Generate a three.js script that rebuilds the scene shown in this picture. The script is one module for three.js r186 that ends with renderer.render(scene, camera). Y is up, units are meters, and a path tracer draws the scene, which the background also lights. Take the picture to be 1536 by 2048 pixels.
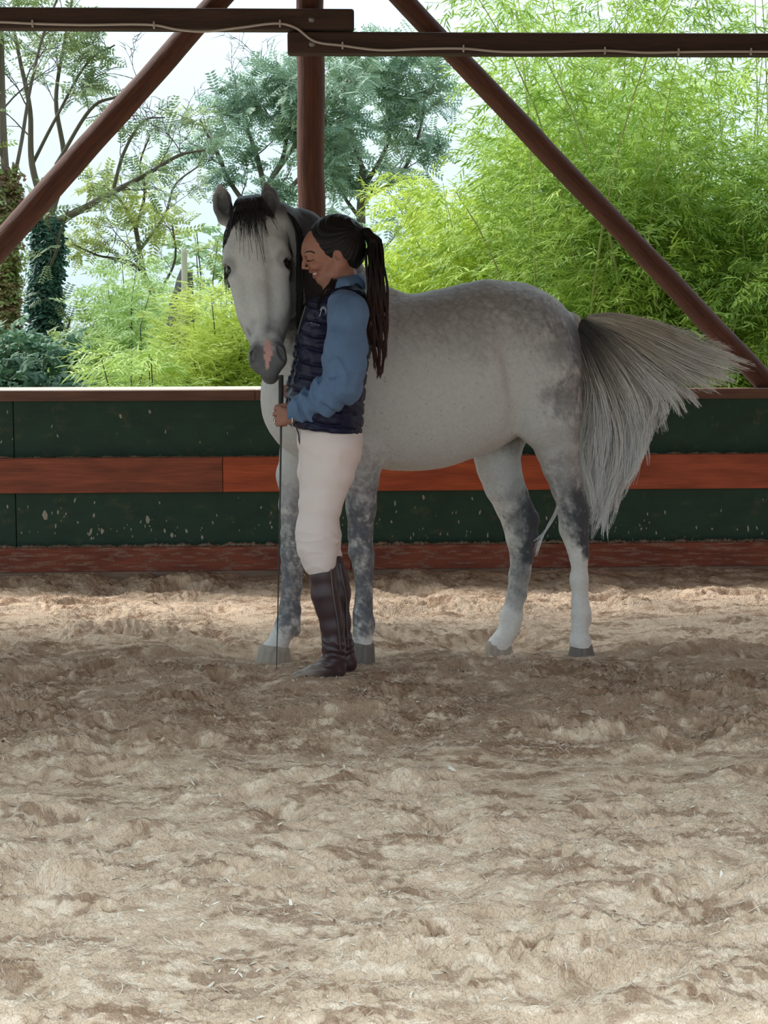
import * as THREE from 'three';
import { RoundedBoxGeometry } from 'three/addons/geometries/RoundedBoxGeometry.js';
import { mergeGeometries } from 'three/addons/utils/BufferGeometryUtils.js';
import { createNoise2D, createNoise3D } from 'simplex-noise';

// ------------------------------------------------------------------ camera, sky, exposure
const FRAME_W = 1536, FRAME_H = 2048, FOCAL = 3200, EYE = 1.18;
const scene = new THREE.Scene();
const camera = new THREE.PerspectiveCamera(2 * Math.atan(FRAME_H / 2 / FOCAL) * 180 / Math.PI, FRAME_W / FRAME_H, 0.05, 300);
camera.position.set(0, EYE, 0);
camera.rotation.set(-Math.atan(324 / FOCAL), 0, -0.0032, 'YXZ');
camera.updateMatrixWorld(true);
camera.updateProjectionMatrix();
const renderer = new THREE.WebGLRenderer({ antialias: true });
renderer.toneMapping = THREE.LinearToneMapping;
renderer.toneMappingExposure = 1.0;
renderer.shadowMap.enabled = true;

// an even overcast sky: brightness rises from the horizon to the zenith as the CIE overcast sky does
const EAVE = [-3.4, 2.12], RIDGE = [-8.65, 4.6];   // the roof's low front edge and its high edge over the wall: [z, y]
const SKY_ZENITH = 2.95, SKY_TINT = [0.735, 0.905, 1.0];
{
  const w = 64, h = 128, data = new Float32Array(w * h * 4);
  for (let r = 0; r < h; r++) {
    const el = ((r + 0.5) / h - 0.5) * Math.PI, L = SKY_ZENITH * (1 + 2 * Math.max(0, Math.sin(el))) / 3;
    for (let c = 0; c < w; c++) data.set([SKY_TINT[0] * L, SKY_TINT[1] * L, SKY_TINT[2] * L, 1], (r * w + c) * 4);
  }
  const t = new THREE.DataTexture(data, w, h, THREE.RGBAFormat, THREE.FloatType);
  t.mapping = THREE.EquirectangularReflectionMapping;
  t.magFilter = THREE.LinearFilter; t.minFilter = THREE.LinearFilter;
  t.needsUpdate = true;
  scene.background = t; scene.environment = t;
}

// a sun veiled by haze, high to the left of the hall: it lights the plants outside, the roof keeps it off the sand
const sun = new THREE.DirectionalLight(new THREE.Color(1, 0.96, 0.9), 5);
sun.name = 'sun'; sun.position.set(-17, 21, -20.4); sun.target.position.set(0, 0, -12); sun.shadow.radius = 22; sun.castShadow = true;
sun.shadow.mapSize.set(2048, 2048); Object.assign(sun.shadow.camera, { left: -14, right: 14, top: 14, bottom: -14, near: 1, far: 80 });
scene.add(sun, sun.target);

// ------------------------------------------------------------------ helpers
function seeded(a) { return () => { a |= 0; a = (a + 0x6d2b79f5) | 0; let t = Math.imul(a ^ (a >>> 15), 1 | a); t = (t + Math.imul(t ^ (t >>> 7), 61 | t)) ^ t; return ((t ^ (t >>> 14)) >>> 0) / 4294967296; }; }
const rnd = seeded(7), n2 = createNoise2D(seeded(11)), n3 = createNoise3D(seeded(12));
const clamp = (x, a = 0, b = 1) => Math.min(b, Math.max(a, x)), lerp = (a, b, t) => a + (b - a) * t;
const sstep = (a, b, x) => { const t = clamp((x - a) / (b - a)); return t * t * (3 - 2 * t); };
const V = (x, y, z) => new THREE.Vector3(x, y, z);
function fbm2(x, y, o = 4) { let s = 0, a = 0.5; for (let i = 0; i < o; i++) { s += a * n2(x, y); x = x * 2.03 + 5.1; y = y * 2.03 - 3.7; a *= 0.5; } return s; }
function fbm3(x, y, z, o = 3) { let s = 0, a = 0.5; for (let i = 0; i < o; i++) { s += a * n3(x, y, z); x = x * 2.03 + 5.1; y = y * 2.03 - 3.7; z = z * 2.03 + 1.3; a *= 0.5; } return s; }
// sight lines: a direction from the eye, and the point where it meets a plane
function sight(px, py) { return V(px / FRAME_W * 2 - 1, 1 - py / FRAME_H * 2, 0.5).unproject(camera).sub(camera.position); }
function at(px, py, depth) { const r = sight(px, py); return r.multiplyScalar(depth / -r.z).add(camera.position); }
function onPlane(px, py, point, normal) { const r = sight(px, py); return r.multiplyScalar(point.clone().sub(camera.position).dot(normal) / r.dot(normal)).add(camera.position); }

const used = new Map();
function numbered(name) { const n = used.get(name) ?? 0; used.set(name, n + 1); return n ? name + '_' + String(n).padStart(3, '0') : name; }
function tag(o, label, category, group, kind) { o.userData = { label, category }; if (group) o.userData.group = group; if (kind) o.userData.kind = kind; return o; }
function thing(name, label, category, group, position) { const o = new THREE.Group(); o.name = numbered(name); scene.add(o); if (position) o.position.copy(position); return tag(o, label, category, group); }
function mesh(name, geometry, material, parent = scene) {
  const m = new THREE.Mesh(geometry, material);
  m.name = parent === scene ? numbered(name) : name + (parent.children.some((c) => c.name === name) ? '_' + String(parent.children.filter((c) => c.name.startsWith(name)).length).padStart(3, '0') : '');
  m.castShadow = m.receiveShadow = true; parent.add(m);
  if (parent !== scene && parent.isGroup) geometry.userData.world && geometry.translate(-parent.position.x, -parent.position.y, -parent.position.z);
  return m;
}
// a geometry made in world metres, moved into the frame of the thing whose part it becomes
function part(name, geometry, material, parent) {
  const root = parent.isGroup ? parent : parent.parent;
  geometry.translate(-root.position.x, -root.position.y, -root.position.z);
  return mesh(name, geometry, material, parent);
}
function std(color, roughness = 0.8, more = {}) { const m = new THREE.MeshPhysicalMaterial({ roughness, ...more }); if (Array.isArray(color)) m.color.setRGB(...color); else m.color.set(color); return m; }
function texture(w, h, fn, srgb = true) {
  const d = new Uint8Array(w * h * 4);
  for (let y = 0; y < h; y++) for (let x = 0; x < w; x++) { const c = fn(x / w, y / h); const i = (y * w + x) * 4; d[i] = clamp(c[0]) * 255; d[i + 1] = clamp(c[1]) * 255; d[i + 2] = clamp(c[2]) * 255; d[i + 3] = 255; }
  const t = new THREE.DataTexture(d, w, h); t.magFilter = THREE.LinearFilter; t.minFilter = THREE.LinearFilter; t.wrapS = t.wrapT = THREE.RepeatWrapping; if (srgb) t.colorSpace = THREE.SRGBColorSpace; t.needsUpdate = true;
  return t;
}
// a round pole or branch through points; uv: u once round, v in metres along
function tube(points, radii, sides = 10, rough = 0, caps = true, noiseScale = 9) {
  const pos = [], uv = [], idx = [], N = points.length;
  let t0 = points[1].clone().sub(points[0]).normalize(), nx = Math.abs(t0.y) < 0.9 ? V(0, 1, 0) : V(1, 0, 0);
  let u = nx.clone().sub(t0.clone().multiplyScalar(nx.dot(t0))).normalize(), along = 0;
  for (let i = 0; i < N; i++) {
    const t = points[Math.min(i + 1, N - 1)].clone().sub(points[Math.max(i - 1, 0)]).normalize();
    u.sub(t.clone().multiplyScalar(u.dot(t))).normalize();
    const v = t.clone().cross(u);
    if (i) along += points[i].distanceTo(points[i - 1]);
    for (let j = 0; j <= sides; j++) {
      const a = (j % sides) / sides * Math.PI * 2, d = u.clone().multiplyScalar(Math.cos(a)).addScaledVector(v, Math.sin(a));
      let r = radii[i]; if (rough) r *= 1 + rough * (n3(points[i].x * noiseScale + d.x * 1.2, points[i].y * noiseScale + d.y * 1.2, points[i].z * noiseScale + d.z * 1.2) + 0.6 * n3(Math.cos(a) * 2.5 + 7, Math.sin(a) * 2.5, along * 1.3));
      pos.push(points[i].x + d.x * r, points[i].y + d.y * r, points[i].z + d.z * r); uv.push(j / sides, along);
    }
  }
  const S = sides + 1;
  for (let i = 0; i < N - 1; i++) for (let j = 0; j < sides; j++) { const a = i * S + j; idx.push(a, a + 1, a + S, a + 1, a + S + 1, a + S); }
  if (caps) for (const e of [0, N - 1]) {
    const c = pos.length / 3; pos.push(points[e].x, points[e].y, points[e].z); uv.push(0.5, 0.5);
    for (let j = 0; j < sides; j++) { const a = e * S + j; e ? idx.push(a, a + 1, c) : idx.push(a + 1, a, c); }
  }
  const g = new THREE.BufferGeometry();
  g.setAttribute('position', new THREE.Float32BufferAttribute(pos, 3)); g.setAttribute('uv', new THREE.Float32BufferAttribute(uv, 2)); g.setIndex(idx); g.computeVertexNormals();
  return g;
}
const smooth = (pts, n) => new THREE.CatmullRomCurve3(pts, false, 'centripetal').getPoints(n);
// a board from p to q (its middle line), wood grain uv in metres
function board(p, q, high, thick, up = V(0, 1, 0), bevel = 0.004) {
  const x = q.clone().sub(p), L = x.length(); x.normalize();
  const z = x.clone().cross(up).normalize(), y = z.clone().cross(x), g = new RoundedBoxGeometry(L, high, thick, 2, bevel);
  const P = g.attributes.position, N = g.attributes.normal, uv = g.attributes.uv;
  for (let i = 0; i < P.count; i++) { const ax = Math.abs(N.getX(i)), ay = Math.abs(N.getY(i)); uv.setXY(i, P.getX(i) + (ax > 0.7 ? P.getZ(i) : 0), ay > 0.7 ? P.getZ(i) : P.getY(i)); }
  g.applyMatrix4(new THREE.Matrix4().makeBasis(x, y, z).setPosition(p.clone().add(q).multiplyScalar(0.5)));
  return g;
}
// ------------------------------------------------------------------ the building: wall, posts, roof
const WALL_TURN = 2.5 * Math.PI / 180, WALL_AT = V(0, 0, -8.15);
const wallX = V(Math.cos(WALL_TURN), 0, -Math.sin(WALL_TURN)), wallZ = V(Math.sin(WALL_TURN), 0, Math.cos(WALL_TURN));
const onWall = (px, py, off = 0) => onPlane(px, py, WALL_AT.clone().addScaledVector(wallZ, off), wallZ);
const wallPoint = (x, y, off = 0) => WALL_AT.clone().addScaledVector(wallX, x).addScaledVector(wallZ, off).setY(y);
const alongWall = (px) => onWall(px, 900).sub(WALL_AT).dot(wallX);

function woodTexture(dark, light, seed, streak = 1, marks, upright = false) {
  return texture(512, 512, (p, q) => {
    const u = upright ? q : p, v = upright ? p : q;
    const g = 0.5 + 0.5 * fbm2(u * 6 + seed, v * 60 * streak + seed, 4), b = 0.5 + 0.5 * fbm2(u * 3.2 + seed * 3, v * 5 - seed, 3), f = 0.5 + 0.5 * n2(u * 40 + seed, v * 260);
    const t = clamp(0.15 + 0.45 * g + 0.6 * (b - 0.35) + 0.12 * (f - 0.5));
    let c = [0, 1, 2].map((i) => lerp(dark[i], light[i], t));
    return marks ? marks(u, v, c) : c;
  });
}
function inMetres(t, w, h) { t.wrapS = t.wrapT = THREE.MirroredRepeatWrapping; t.repeat.set(1 / w, 1 / h); t.offset.set(0.13, 0.5); return t; }
const rgb = (r, g, b) => [r / 255, g / 255, b / 255];
const grainBump = inMetres(texture(512, 512, (u, v) => { const g = 0.5 + 0.35 * fbm2(u * 5, v * 70, 4) + 0.2 * fbm2(u * 30 + 9, v * 200, 2); return [g, g, g]; }, false), 1.6, 0.4);
const railWood = [[rgb(88, 42, 29), rgb(186, 102, 70)], [rgb(120, 48, 26), rgb(224, 112, 64)], [rgb(112, 50, 32), rgb(214, 108, 70)]].map(([a, b], i) =>
  std([1, 1, 1], 0.72, { map: inMetres(woodTexture(a, b, 3 + i * 7.3), 1.6, 0.4), bumpMap: grainBump, bumpScale: 0.002 }));
// sand thrown against the lowest boards: grains in ragged patches
const baseRail = std([1, 1, 1], 0.85, { bumpMap: grainBump, bumpScale: 0.002, map: inMetres(woodTexture(rgb(82, 42, 32), rgb(172, 96, 72), 31, 1, (u, v, c) => {
  const s = sstep(0.05, 0.4, fbm2(u * 9, v * 14, 5) + 0.22 * n2(u * 90, v * 60)); return c.map((x, i) => lerp(x, [0.56, 0.47, 0.42][i], s * 0.7)); }), 1.6, 0.4) });
const baseBoard = std([1, 1, 1], 0.92, { bumpMap: grainBump, bumpScale: 0.003, map: inMetres(woodTexture(rgb(104, 86, 74), rgb(168, 144, 128), 41, 0.5), 1.6, 0.4) });
const capWood = std([1, 1, 1], 0.8, { map: inMetres(woodTexture(rgb(78, 52, 42), rgb(140, 102, 86), 51), 1.6, 0.4), bumpMap: grainBump, bumpScale: 0.002 });
const greenPaint = std([1, 1, 1], 0.7, { bumpMap: grainBump, bumpScale: 0.0012, map: inMetres(texture(1024, 256, (u, v) => {
  const b = 0.5 + 0.5 * fbm2(u * 7, v * 3, 4), f = 0.5 + 0.5 * n2(u * 200, v * 120); let c = [0, 1, 2].map((i) => lerp([0.07, 0.185, 0.135][i], [0.125, 0.27, 0.195][i], clamp(b * 0.9 + 0.25 * f - 0.1)));
  const mud = sstep(0.3, 0.62, fbm2(u * 12 + 20, v * 4 + 7, 5) + 0.25 * n2(u * 150, v * 90)); c = c.map((x, i) => lerp(x, [0.36, 0.32, 0.22][i], mud * 0.55));
  return c; }), 2.4, 0.6) });
const upright = (t) => { t.wrapS = t.wrapT = THREE.MirroredRepeatWrapping; t.repeat.set(2, 1 / 1.5); return t; };   // grain along a round pole
const postWood = std([1, 1, 1], 0.75, { map: upright(woodTexture(rgb(58, 33, 26), rgb(128, 76, 56), 61, 0.35, null, true)), bumpMap: upright(texture(256, 512, (u, v) => { const g = 0.5 + 0.35 * fbm2(v * 5, u * 26, 4) + 0.2 * fbm2(v * 24, u * 70, 2); return [g, g, g]; }, false)), bumpScale: 0.004 });

const wall = new THREE.Group(); wall.name = 'wall_back'; wall.position.copy(WALL_AT); scene.add(wall);
wall.userData = { label: 'low green panelled kick wall with reddish brown rails behind the horse', kind: 'structure' };
const FAR = 4.6;
const seams = [-FAR, alongWall(28) - 2.5, alongWall(28), alongWall(1010), alongWall(1010) + 2.5, FAR].filter((x, i, a) => !i || x > a[i - 1] + 0.2);
for (let i = 0; i < seams.length - 1; i++) for (const [y0, y1] of [[0.645, 0.935], [0.19, 0.462]])
  part('green_panel', board(wallPoint(seams[i] + 0.0015, (y0 + y1) / 2, -0.025), wallPoint(seams[i + 1] - 0.0015, (y0 + y1) / 2, -0.025), y1 - y0 + 0.05, 0.04), greenPaint, wall);
const railCuts = [-FAR, alongWall(446), alongWall(1215), FAR], lowCuts = [-FAR, alongWall(700), FAR], capCuts = [-FAR, alongWall(512), FAR];
for (let i = 0; i < 3; i++) part('middle_rail', board(wallPoint(railCuts[i] + 0.001, 0.556, 0.022), wallPoint(railCuts[i + 1] - 0.001, 0.556, 0.022), 0.178, 0.052), railWood[i], wall);
for (let i = 0; i < 2; i++) {
  part('lower_rail', board(wallPoint(lowCuts[i] + 0.001, 0.13, 0.03), wallPoint(lowCuts[i + 1] - 0.001, 0.13, 0.03), 0.125, 0.07), baseRail, wall);
  part('base_board', board(wallPoint(lowCuts[i] + 0.001, 0.02, 0.026), wallPoint(lowCuts[i + 1] - 0.001, 0.02, 0.026), 0.098, 0.07), baseBoard, wall);
}
for (let i = 0; i < 2; i++) part('cap_board', board(wallPoint(capCuts[i] + 0.001, 0.955, -0.04), wallPoint(capCuts[i + 1] - 0.001, 0.955 - i * 0.004, -0.04), 0.052, 0.17), capWood, wall);
// the broad pale coping behind the boards, open to the sky
const concrete = std([1, 1, 1], 0.9, { map: (() => { const t = texture(256, 256, (u, v) => { const f = 0.5 + 0.5 * fbm2(u * 9, v * 9, 5); return [lerp(0.6, 0.84, f), lerp(0.57, 0.8, f), lerp(0.52, 0.74, f)]; }); t.wrapS = t.wrapT = THREE.MirroredRepeatWrapping; return t; })() });
for (const [x0, x1, deep, y] of [[-FAR, alongWall(520), 0.95, 0.976], [alongWall(520), FAR, 0.4, 0.955]]) part('coping_slab', board(wallPoint(x0 + 0.002, y / 2 - 0.1, -0.13 - deep / 2), wallPoint(x1 - 0.002, y / 2 - 0.1, -0.13 - deep / 2), y + 0.2, deep, V(0, 1, 0), 0.02), concrete, wall);
// sand that lies along the ledges, and pale chips of bedding stuck to the paint
function ledgeSand(y, off, width, high, seed) {
  const pos = [], idx = [], n = 900, m = 5;
  for (let i = 0; i <= n; i++) for (let j = 0; j <= m; j++) {
    const x = lerp(-2.6, 2.6, i / n), t = j / m, bump = Math.max(0, 0.5 + 0.5 * n2(x * 9 + seed, seed) + 0.5 * n2(x * 55, t * 3 + seed)) * Math.sin(Math.PI * (0.08 + 0.84 * t)) * high;
    const p = wallPoint(x, y + bump - 0.0015, off + width * (t - 0.5)); pos.push(p.x, p.y, p.z);
    if (i < n && j < m) { const a = i * (m + 1) + j; idx.push(a, a + 1, a + m + 1, a + 1, a + m + 2, a + m + 1); }
  }
  const g = new THREE.BufferGeometry(); g.setAttribute('position', new THREE.Float32BufferAttribute(pos, 3)); g.setIndex(idx); g.computeVertexNormals(); return g;
}
const dust = std([0.34, 0.26, 0.19], 0.95);
for (const [y, off, w, h, s] of [[0.645, 0.02, 0.046, 0.012, 3], [0.1925, 0.03, 0.066, 0.018, 8]]) { const m = part('ledge_sand', ledgeSand(y, off, w, h, s), dust, wall); m.userData.kind = 'stuff'; m.userData.label = 'pale sand lying along the rail'; }
{
  const chips = [], r = seeded(21), spots = [];
  for (let i = 0; i < 150; i++) { const low = r() < 0.8; spots.push([r() * 1536, low ? 985 + 95 * Math.sqrt(r()) : 805 + 100 * r(), low ? r() : r() * 0.9]); }
  for (const [x, y, s] of [[241, 832, 1.5], [299, 823, 1], [400, 884, 1.1], [104, 852, 1], [90, 1030, 2], [150, 1001, 1.6], [188, 1030, 1.4], [111, 1053, 1.5], [181, 1065, 1.9], [204, 1062, 1.6], [295, 1040, 2.2], [319, 1006, 1.4], [344, 1071, 1.6], [540, 1046, 1.2], [945, 998, 1.1], [960, 1025, 1], [1295, 1028, 1.2], [1393, 1055, 1.6], [1496, 1057, 1.3], [847, 995, 1.2], [830, 1015, 1], [790, 1008, 1.1]]) spots.push([x, y, s]);
  for (const [x, y, s] of spots) {
    const p = onWall(x, y, -0.004), a = r() * 6.3, k = 0.0025 + 0.0065 * s * (0.4 + 0.8 * r()), n = 6, pos = [], idx = [];
    for (let i = 0; i < n; i++) { const q = i / n * 6.283, rr = k * (0.6 + 0.6 * r()), ex = Math.cos(q) * rr * (r() < 0.3 ? 0.5 : 0.8), ey = Math.sin(q) * rr * 1.5; const w = p.clone().addScaledVector(wallX, ex * Math.cos(a * 0.12) - ey * 0.2 * Math.sin(a)).setY(p.y + ey); pos.push(w.x, w.y, w.z); }
    const c = p.clone().addScaledVector(wallZ, 0.003); pos.push(c.x, c.y, c.z);
    for (let i = 0; i < n; i++) idx.push(i, (i + 1) % n, n);
    const g = new THREE.BufferGeometry(); g.setAttribute('position', new THREE.Float32BufferAttribute(pos, 3)); g.setIndex(idx); g.computeVertexNormals(); chips.push(g);
  }
  const m = part('bedding_chips', mergeGeometries(chips), std([0.34, 0.32, 0.25], 0.9), wall); m.userData.kind = 'stuff'; m.userData.label = 'pale chips stuck to the green paint';
}

// the roof over the riding ground: only its shade shows
{
  const roof = new THREE.Group(); roof.name = 'roof'; roof.userData = { label: 'roof deck over the riding ground', kind: 'structure' }; roof.position.set(0, EAVE[1], EAVE[0]); scene.add(roof);
  const g = board(V(-6.8, (EAVE[1] + RIDGE[1]) / 2, (EAVE[0] + RIDGE[0]) / 2), V(10, (EAVE[1] + RIDGE[1]) / 2, (EAVE[0] + RIDGE[0]) / 2), 0.16, Math.hypot(EAVE[0] - RIDGE[0], EAVE[1] - RIDGE[1]), V(0, EAVE[0] - RIDGE[0], RIDGE[1] - EAVE[1]).normalize());
  part('roof_deck', g, std([0.16, 0.1, 0.07], 0.85), roof);
  const side = new THREE.Group(); side.name = 'added_shade_wall'; side.position.set(7.5, 0, -5.5); side.userData = { label: 'unseen boarded wall added on the right to shade that side', kind: 'structure' }; scene.add(side);  // unseen wall, added to darken the right side
  for (let i = 0; i < 12; i++) part('board', board(V(7.5, 0.12 + i * 0.3, -9), V(7.5, 0.12 + i * 0.3, 1.5), 0.294, 0.05), railWood[i % 3], side);
}
// posts, beams and braces of round and squared timber, in the plane of the wall
const POST_OFF = -0.14;
function pole(name, label, a, b, ra, rb, category, seed) {
  const o = thing(name, label, category, null, a.clone().lerp(b, 0)), n = 60, pts = [], rad = [];
  for (let i = 0; i <= n; i++) { const t = i / n, p = a.clone().lerp(b, t); p.x += 0.004 * n2(t * 6, seed); pts.push(p); rad.push(lerp(ra, rb, t) * (1 + 0.025 * n2(t * 9, seed + 5))); }
  part('round_pole', tube(pts, rad, 22, 0.018, true, 6), postWood, o);
  return o;
}
function pxPole(name, label, p0, p1, ext0, ext1, w0, w1, off, category, seed) {
  const a = onWall(...p0, off), b = onWall(...p1, off), d = b.clone().sub(a), s = 8.3 / FOCAL;
  return pole(name, label, a.clone().addScaledVector(d, -ext0), b.clone().addScaledVector(d, ext1), w0 / 2 * s, w1 / 2 * s, category, seed);
}
const post = pole('timber_post', 'round upright dark timber post behind the horse neck', onWall(623, 420, POST_OFF).setY(0.977), onWall(623, 420, POST_OFF).setY(4.2), 27.5 / 2 * 2 * 8.3 / FOCAL, 26 * 8.3 / FOCAL, 'post', 1);
pxPole('diagonal_brace', 'thick round timber brace rising steeply from the left edge to the left beam', [0, 491], [438, 0], 0.5, 0.75, 52, 39, POST_OFF, 'brace', 2);
pxPole('diagonal_brace', 'slender round timber brace slanting down to the wall in front of the bamboo', [806, 0], [1512, 745], 0.5, 0.042, 39, 44, POST_OFF, 'brace', 3);
const beamWood = std([1, 1, 1], 0.8, { map: inMetres(woodTexture(rgb(50, 36, 32), rgb(92, 68, 60), 71), 1.6, 0.4), bumpMap: grainBump, bumpScale: 0.003 });
function beam(label, p0, p1, high) {
  const off = 0.012, a = onWall(...p0, off), b = onWall(...p1, off), o = thing('timber_beam', label, 'beam', null, a.clone());
  part('squared_timber', board(a, b, high, 0.09, V(0, 1, 0), 0.014), beamWood, o);
  return o;
}
const leftBeam = beam('upper left squared timber beam ending just right of the post', [-260, 37], [708, 42], 0.104);
const rightBeam = beam('lower right squared timber beam starting at the post and crossing the bamboo', [575, 88], [1800, 92], 0.108);
const iron = std([0.25, 0.24, 0.23], 0.45, { metalness: 0.8 });
for (const [o, x, y] of [[leftBeam, 623, 38], [rightBeam, 624, 87]]) { const c = onWall(x, y, 0.056), g = new THREE.LatheGeometry([[0, 0.008], [0.006, 0.0075], [0.009, 0.005], [0.0095, 0.002], [0.017, 0.0015], [0.017, -0.006]].map(([a, b]) => new THREE.Vector2(a, b)), 16); g.rotateX(Math.PI / 2); g.translate(c.x, c.y, c.z); part('bolt', g, iron, o); }
// a thin pale cable stapled along both beams
{
  const o = thing('power_cable', 'thin pale cable clipped along both timber beams', 'cable', null, onWall(623, 75, 0.06));
  const pts = [[-240, 42], [0, 44], [65, 47], [160, 49.5], [308, 50], [355, 59], [410, 63], [480, 55], [560, 47], [592, 56], [628, 82], [685, 91], [760, 100], [845, 97.5], [927, 97], [1000, 103], [1100, 103.5], [1210, 101], [1290, 105], [1357, 104], [1440, 103], [1502, 103], [1780, 105]].map(([x, y]) => onWall(x, y, 0.063));
  const c = smooth(pts, 260);
  part('cable', tube(c, c.map(() => 0.0062), 8), std([0.5, 0.45, 0.42], 0.5), o);
  for (const [x, y] of [[65, 47], [308, 50], [560, 47], [685, 91], [927, 97], [1210, 101], [1357, 104], [1502, 103]]) { const p = onWall(x, y, 0.064), g = new RoundedBoxGeometry(0.009, 0.034, 0.02, 2, 0.003); g.translate(p.x, p.y, p.z - 0.002); part('cable_clip', g, std([0.5, 0.47, 0.44], 0.5), o); }
}
// ------------------------------------------------------------------ the riding ground
const flats = [];      // [x, z, radius, height]: where hooves and boots have pressed the sand
const prints = (() => {
  const r = seeded(33), a = [];
  for (let i = 0; i < 260; i++) { const d = 2.2 + 5.6 * r() ** 0.7, x = (r() * 2 - 1) * (0.3 * d + 0.2), big = r() < 0.3; a.push([x, -d, (big ? 0.115 : 0.08) + 0.05 * r(), big ? 0.022 + 0.02 * r() : 0.012 + 0.016 * r(), j0(r) * 0.5, 0.5 + 0.3 * r()]); }
  return a;
})();
function j0(r) { return (r() - 0.5) * 2; }
const cells = new Map();
for (const p of prints) { const k = Math.round(p[0] / 0.25) + ',' + Math.round(p[1] / 0.25); (cells.get(k) ?? cells.set(k, []).get(k)).push(p); }
function sandHeight(x, z) {
  let h = 0.014 * n2(x * 1.7, z * 1.9) + 0.008 * n2(x * 4.1 + 3, z * 4.6);
  const clods = 0.6 + 0.5 * n2(x * 1.3 + 30, z * 1.3);
  const turned = 1.25 + 1.1 * sstep(-4.5, -5.0, z) * sstep(-6.4, -6.0, z);   // the trodden strip is the roughest
  h += turned * clods * (0.006 * (0.5 - Math.abs(n2(x * 5, z * 10))) + 0.0034 * n2(x * 11 + 8, z * 19) + 0.0042 * (0.5 - Math.abs(n2(x * 19, z * 33 + 4))) + 0.0036 * n2(x * 33, z * 50) + 0.0026 * (0.4 - Math.abs(n2(x * 58, z * 66))));
  const cx = Math.round(x / 0.25), cz = Math.round(z / 0.25);
  for (let i = -1; i <= 1; i++) for (let j = -1; j <= 1; j++) for (const p of cells.get((cx + i) + ',' + (cz + j)) ?? []) {
    const dx = x - p[0], dz = z - p[1], c = Math.cos(p[4]), s = Math.sin(p[4]), u = (dx * c + dz * s), v = (-dx * s + dz * c) / p[5], r = Math.sqrt(u * u + v * v) / p[2] * (1 + 0.16 * n2(x * 22, z * 22));
    if (r < 2.1) h += p[3] * (r < 1 ? -((1 - r * r) ** 1.5) : 0) + p[3] * 0.4 * Math.exp(-(((r - 1.25) / 0.33) ** 2));
  }
  // the bank of sand thrown up against the wall
  const w = (x - WALL_AT.x) * wallZ.x + (z - WALL_AT.z) * wallZ.z;
  h += 0.05 * sstep(0.44, 0.1, w) * (1 + 0.25 * n2(x * 3, 9) + 0.08 * n2(x * 12, z * 12));
  let near = 0, want = 0;   // the ground dips and rises gently to where hooves and boots press it
  for (const f of flats) { const d = Math.hypot(x - f[0], z - f[1]), w = sstep(f[4] ?? 0.25, f[2] * 0.8, d), q = w * w / (d + 0.02); near += q; want += q * f[3]; }
  if (near > 0) { let m = 0, s = 1; for (const f of flats) { const d = Math.hypot(x - f[0], z - f[1]); m = Math.max(m, sstep(f[4] ?? 0.25, f[2] * 0.8, d)); s = Math.min(s, 0.25 + 0.75 * sstep(f[2] * 0.7, f[2] * 1.7, d)); } h = want / near * m + h * (s * (1 - 0.35 * m)); }
  return h;
}
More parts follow.
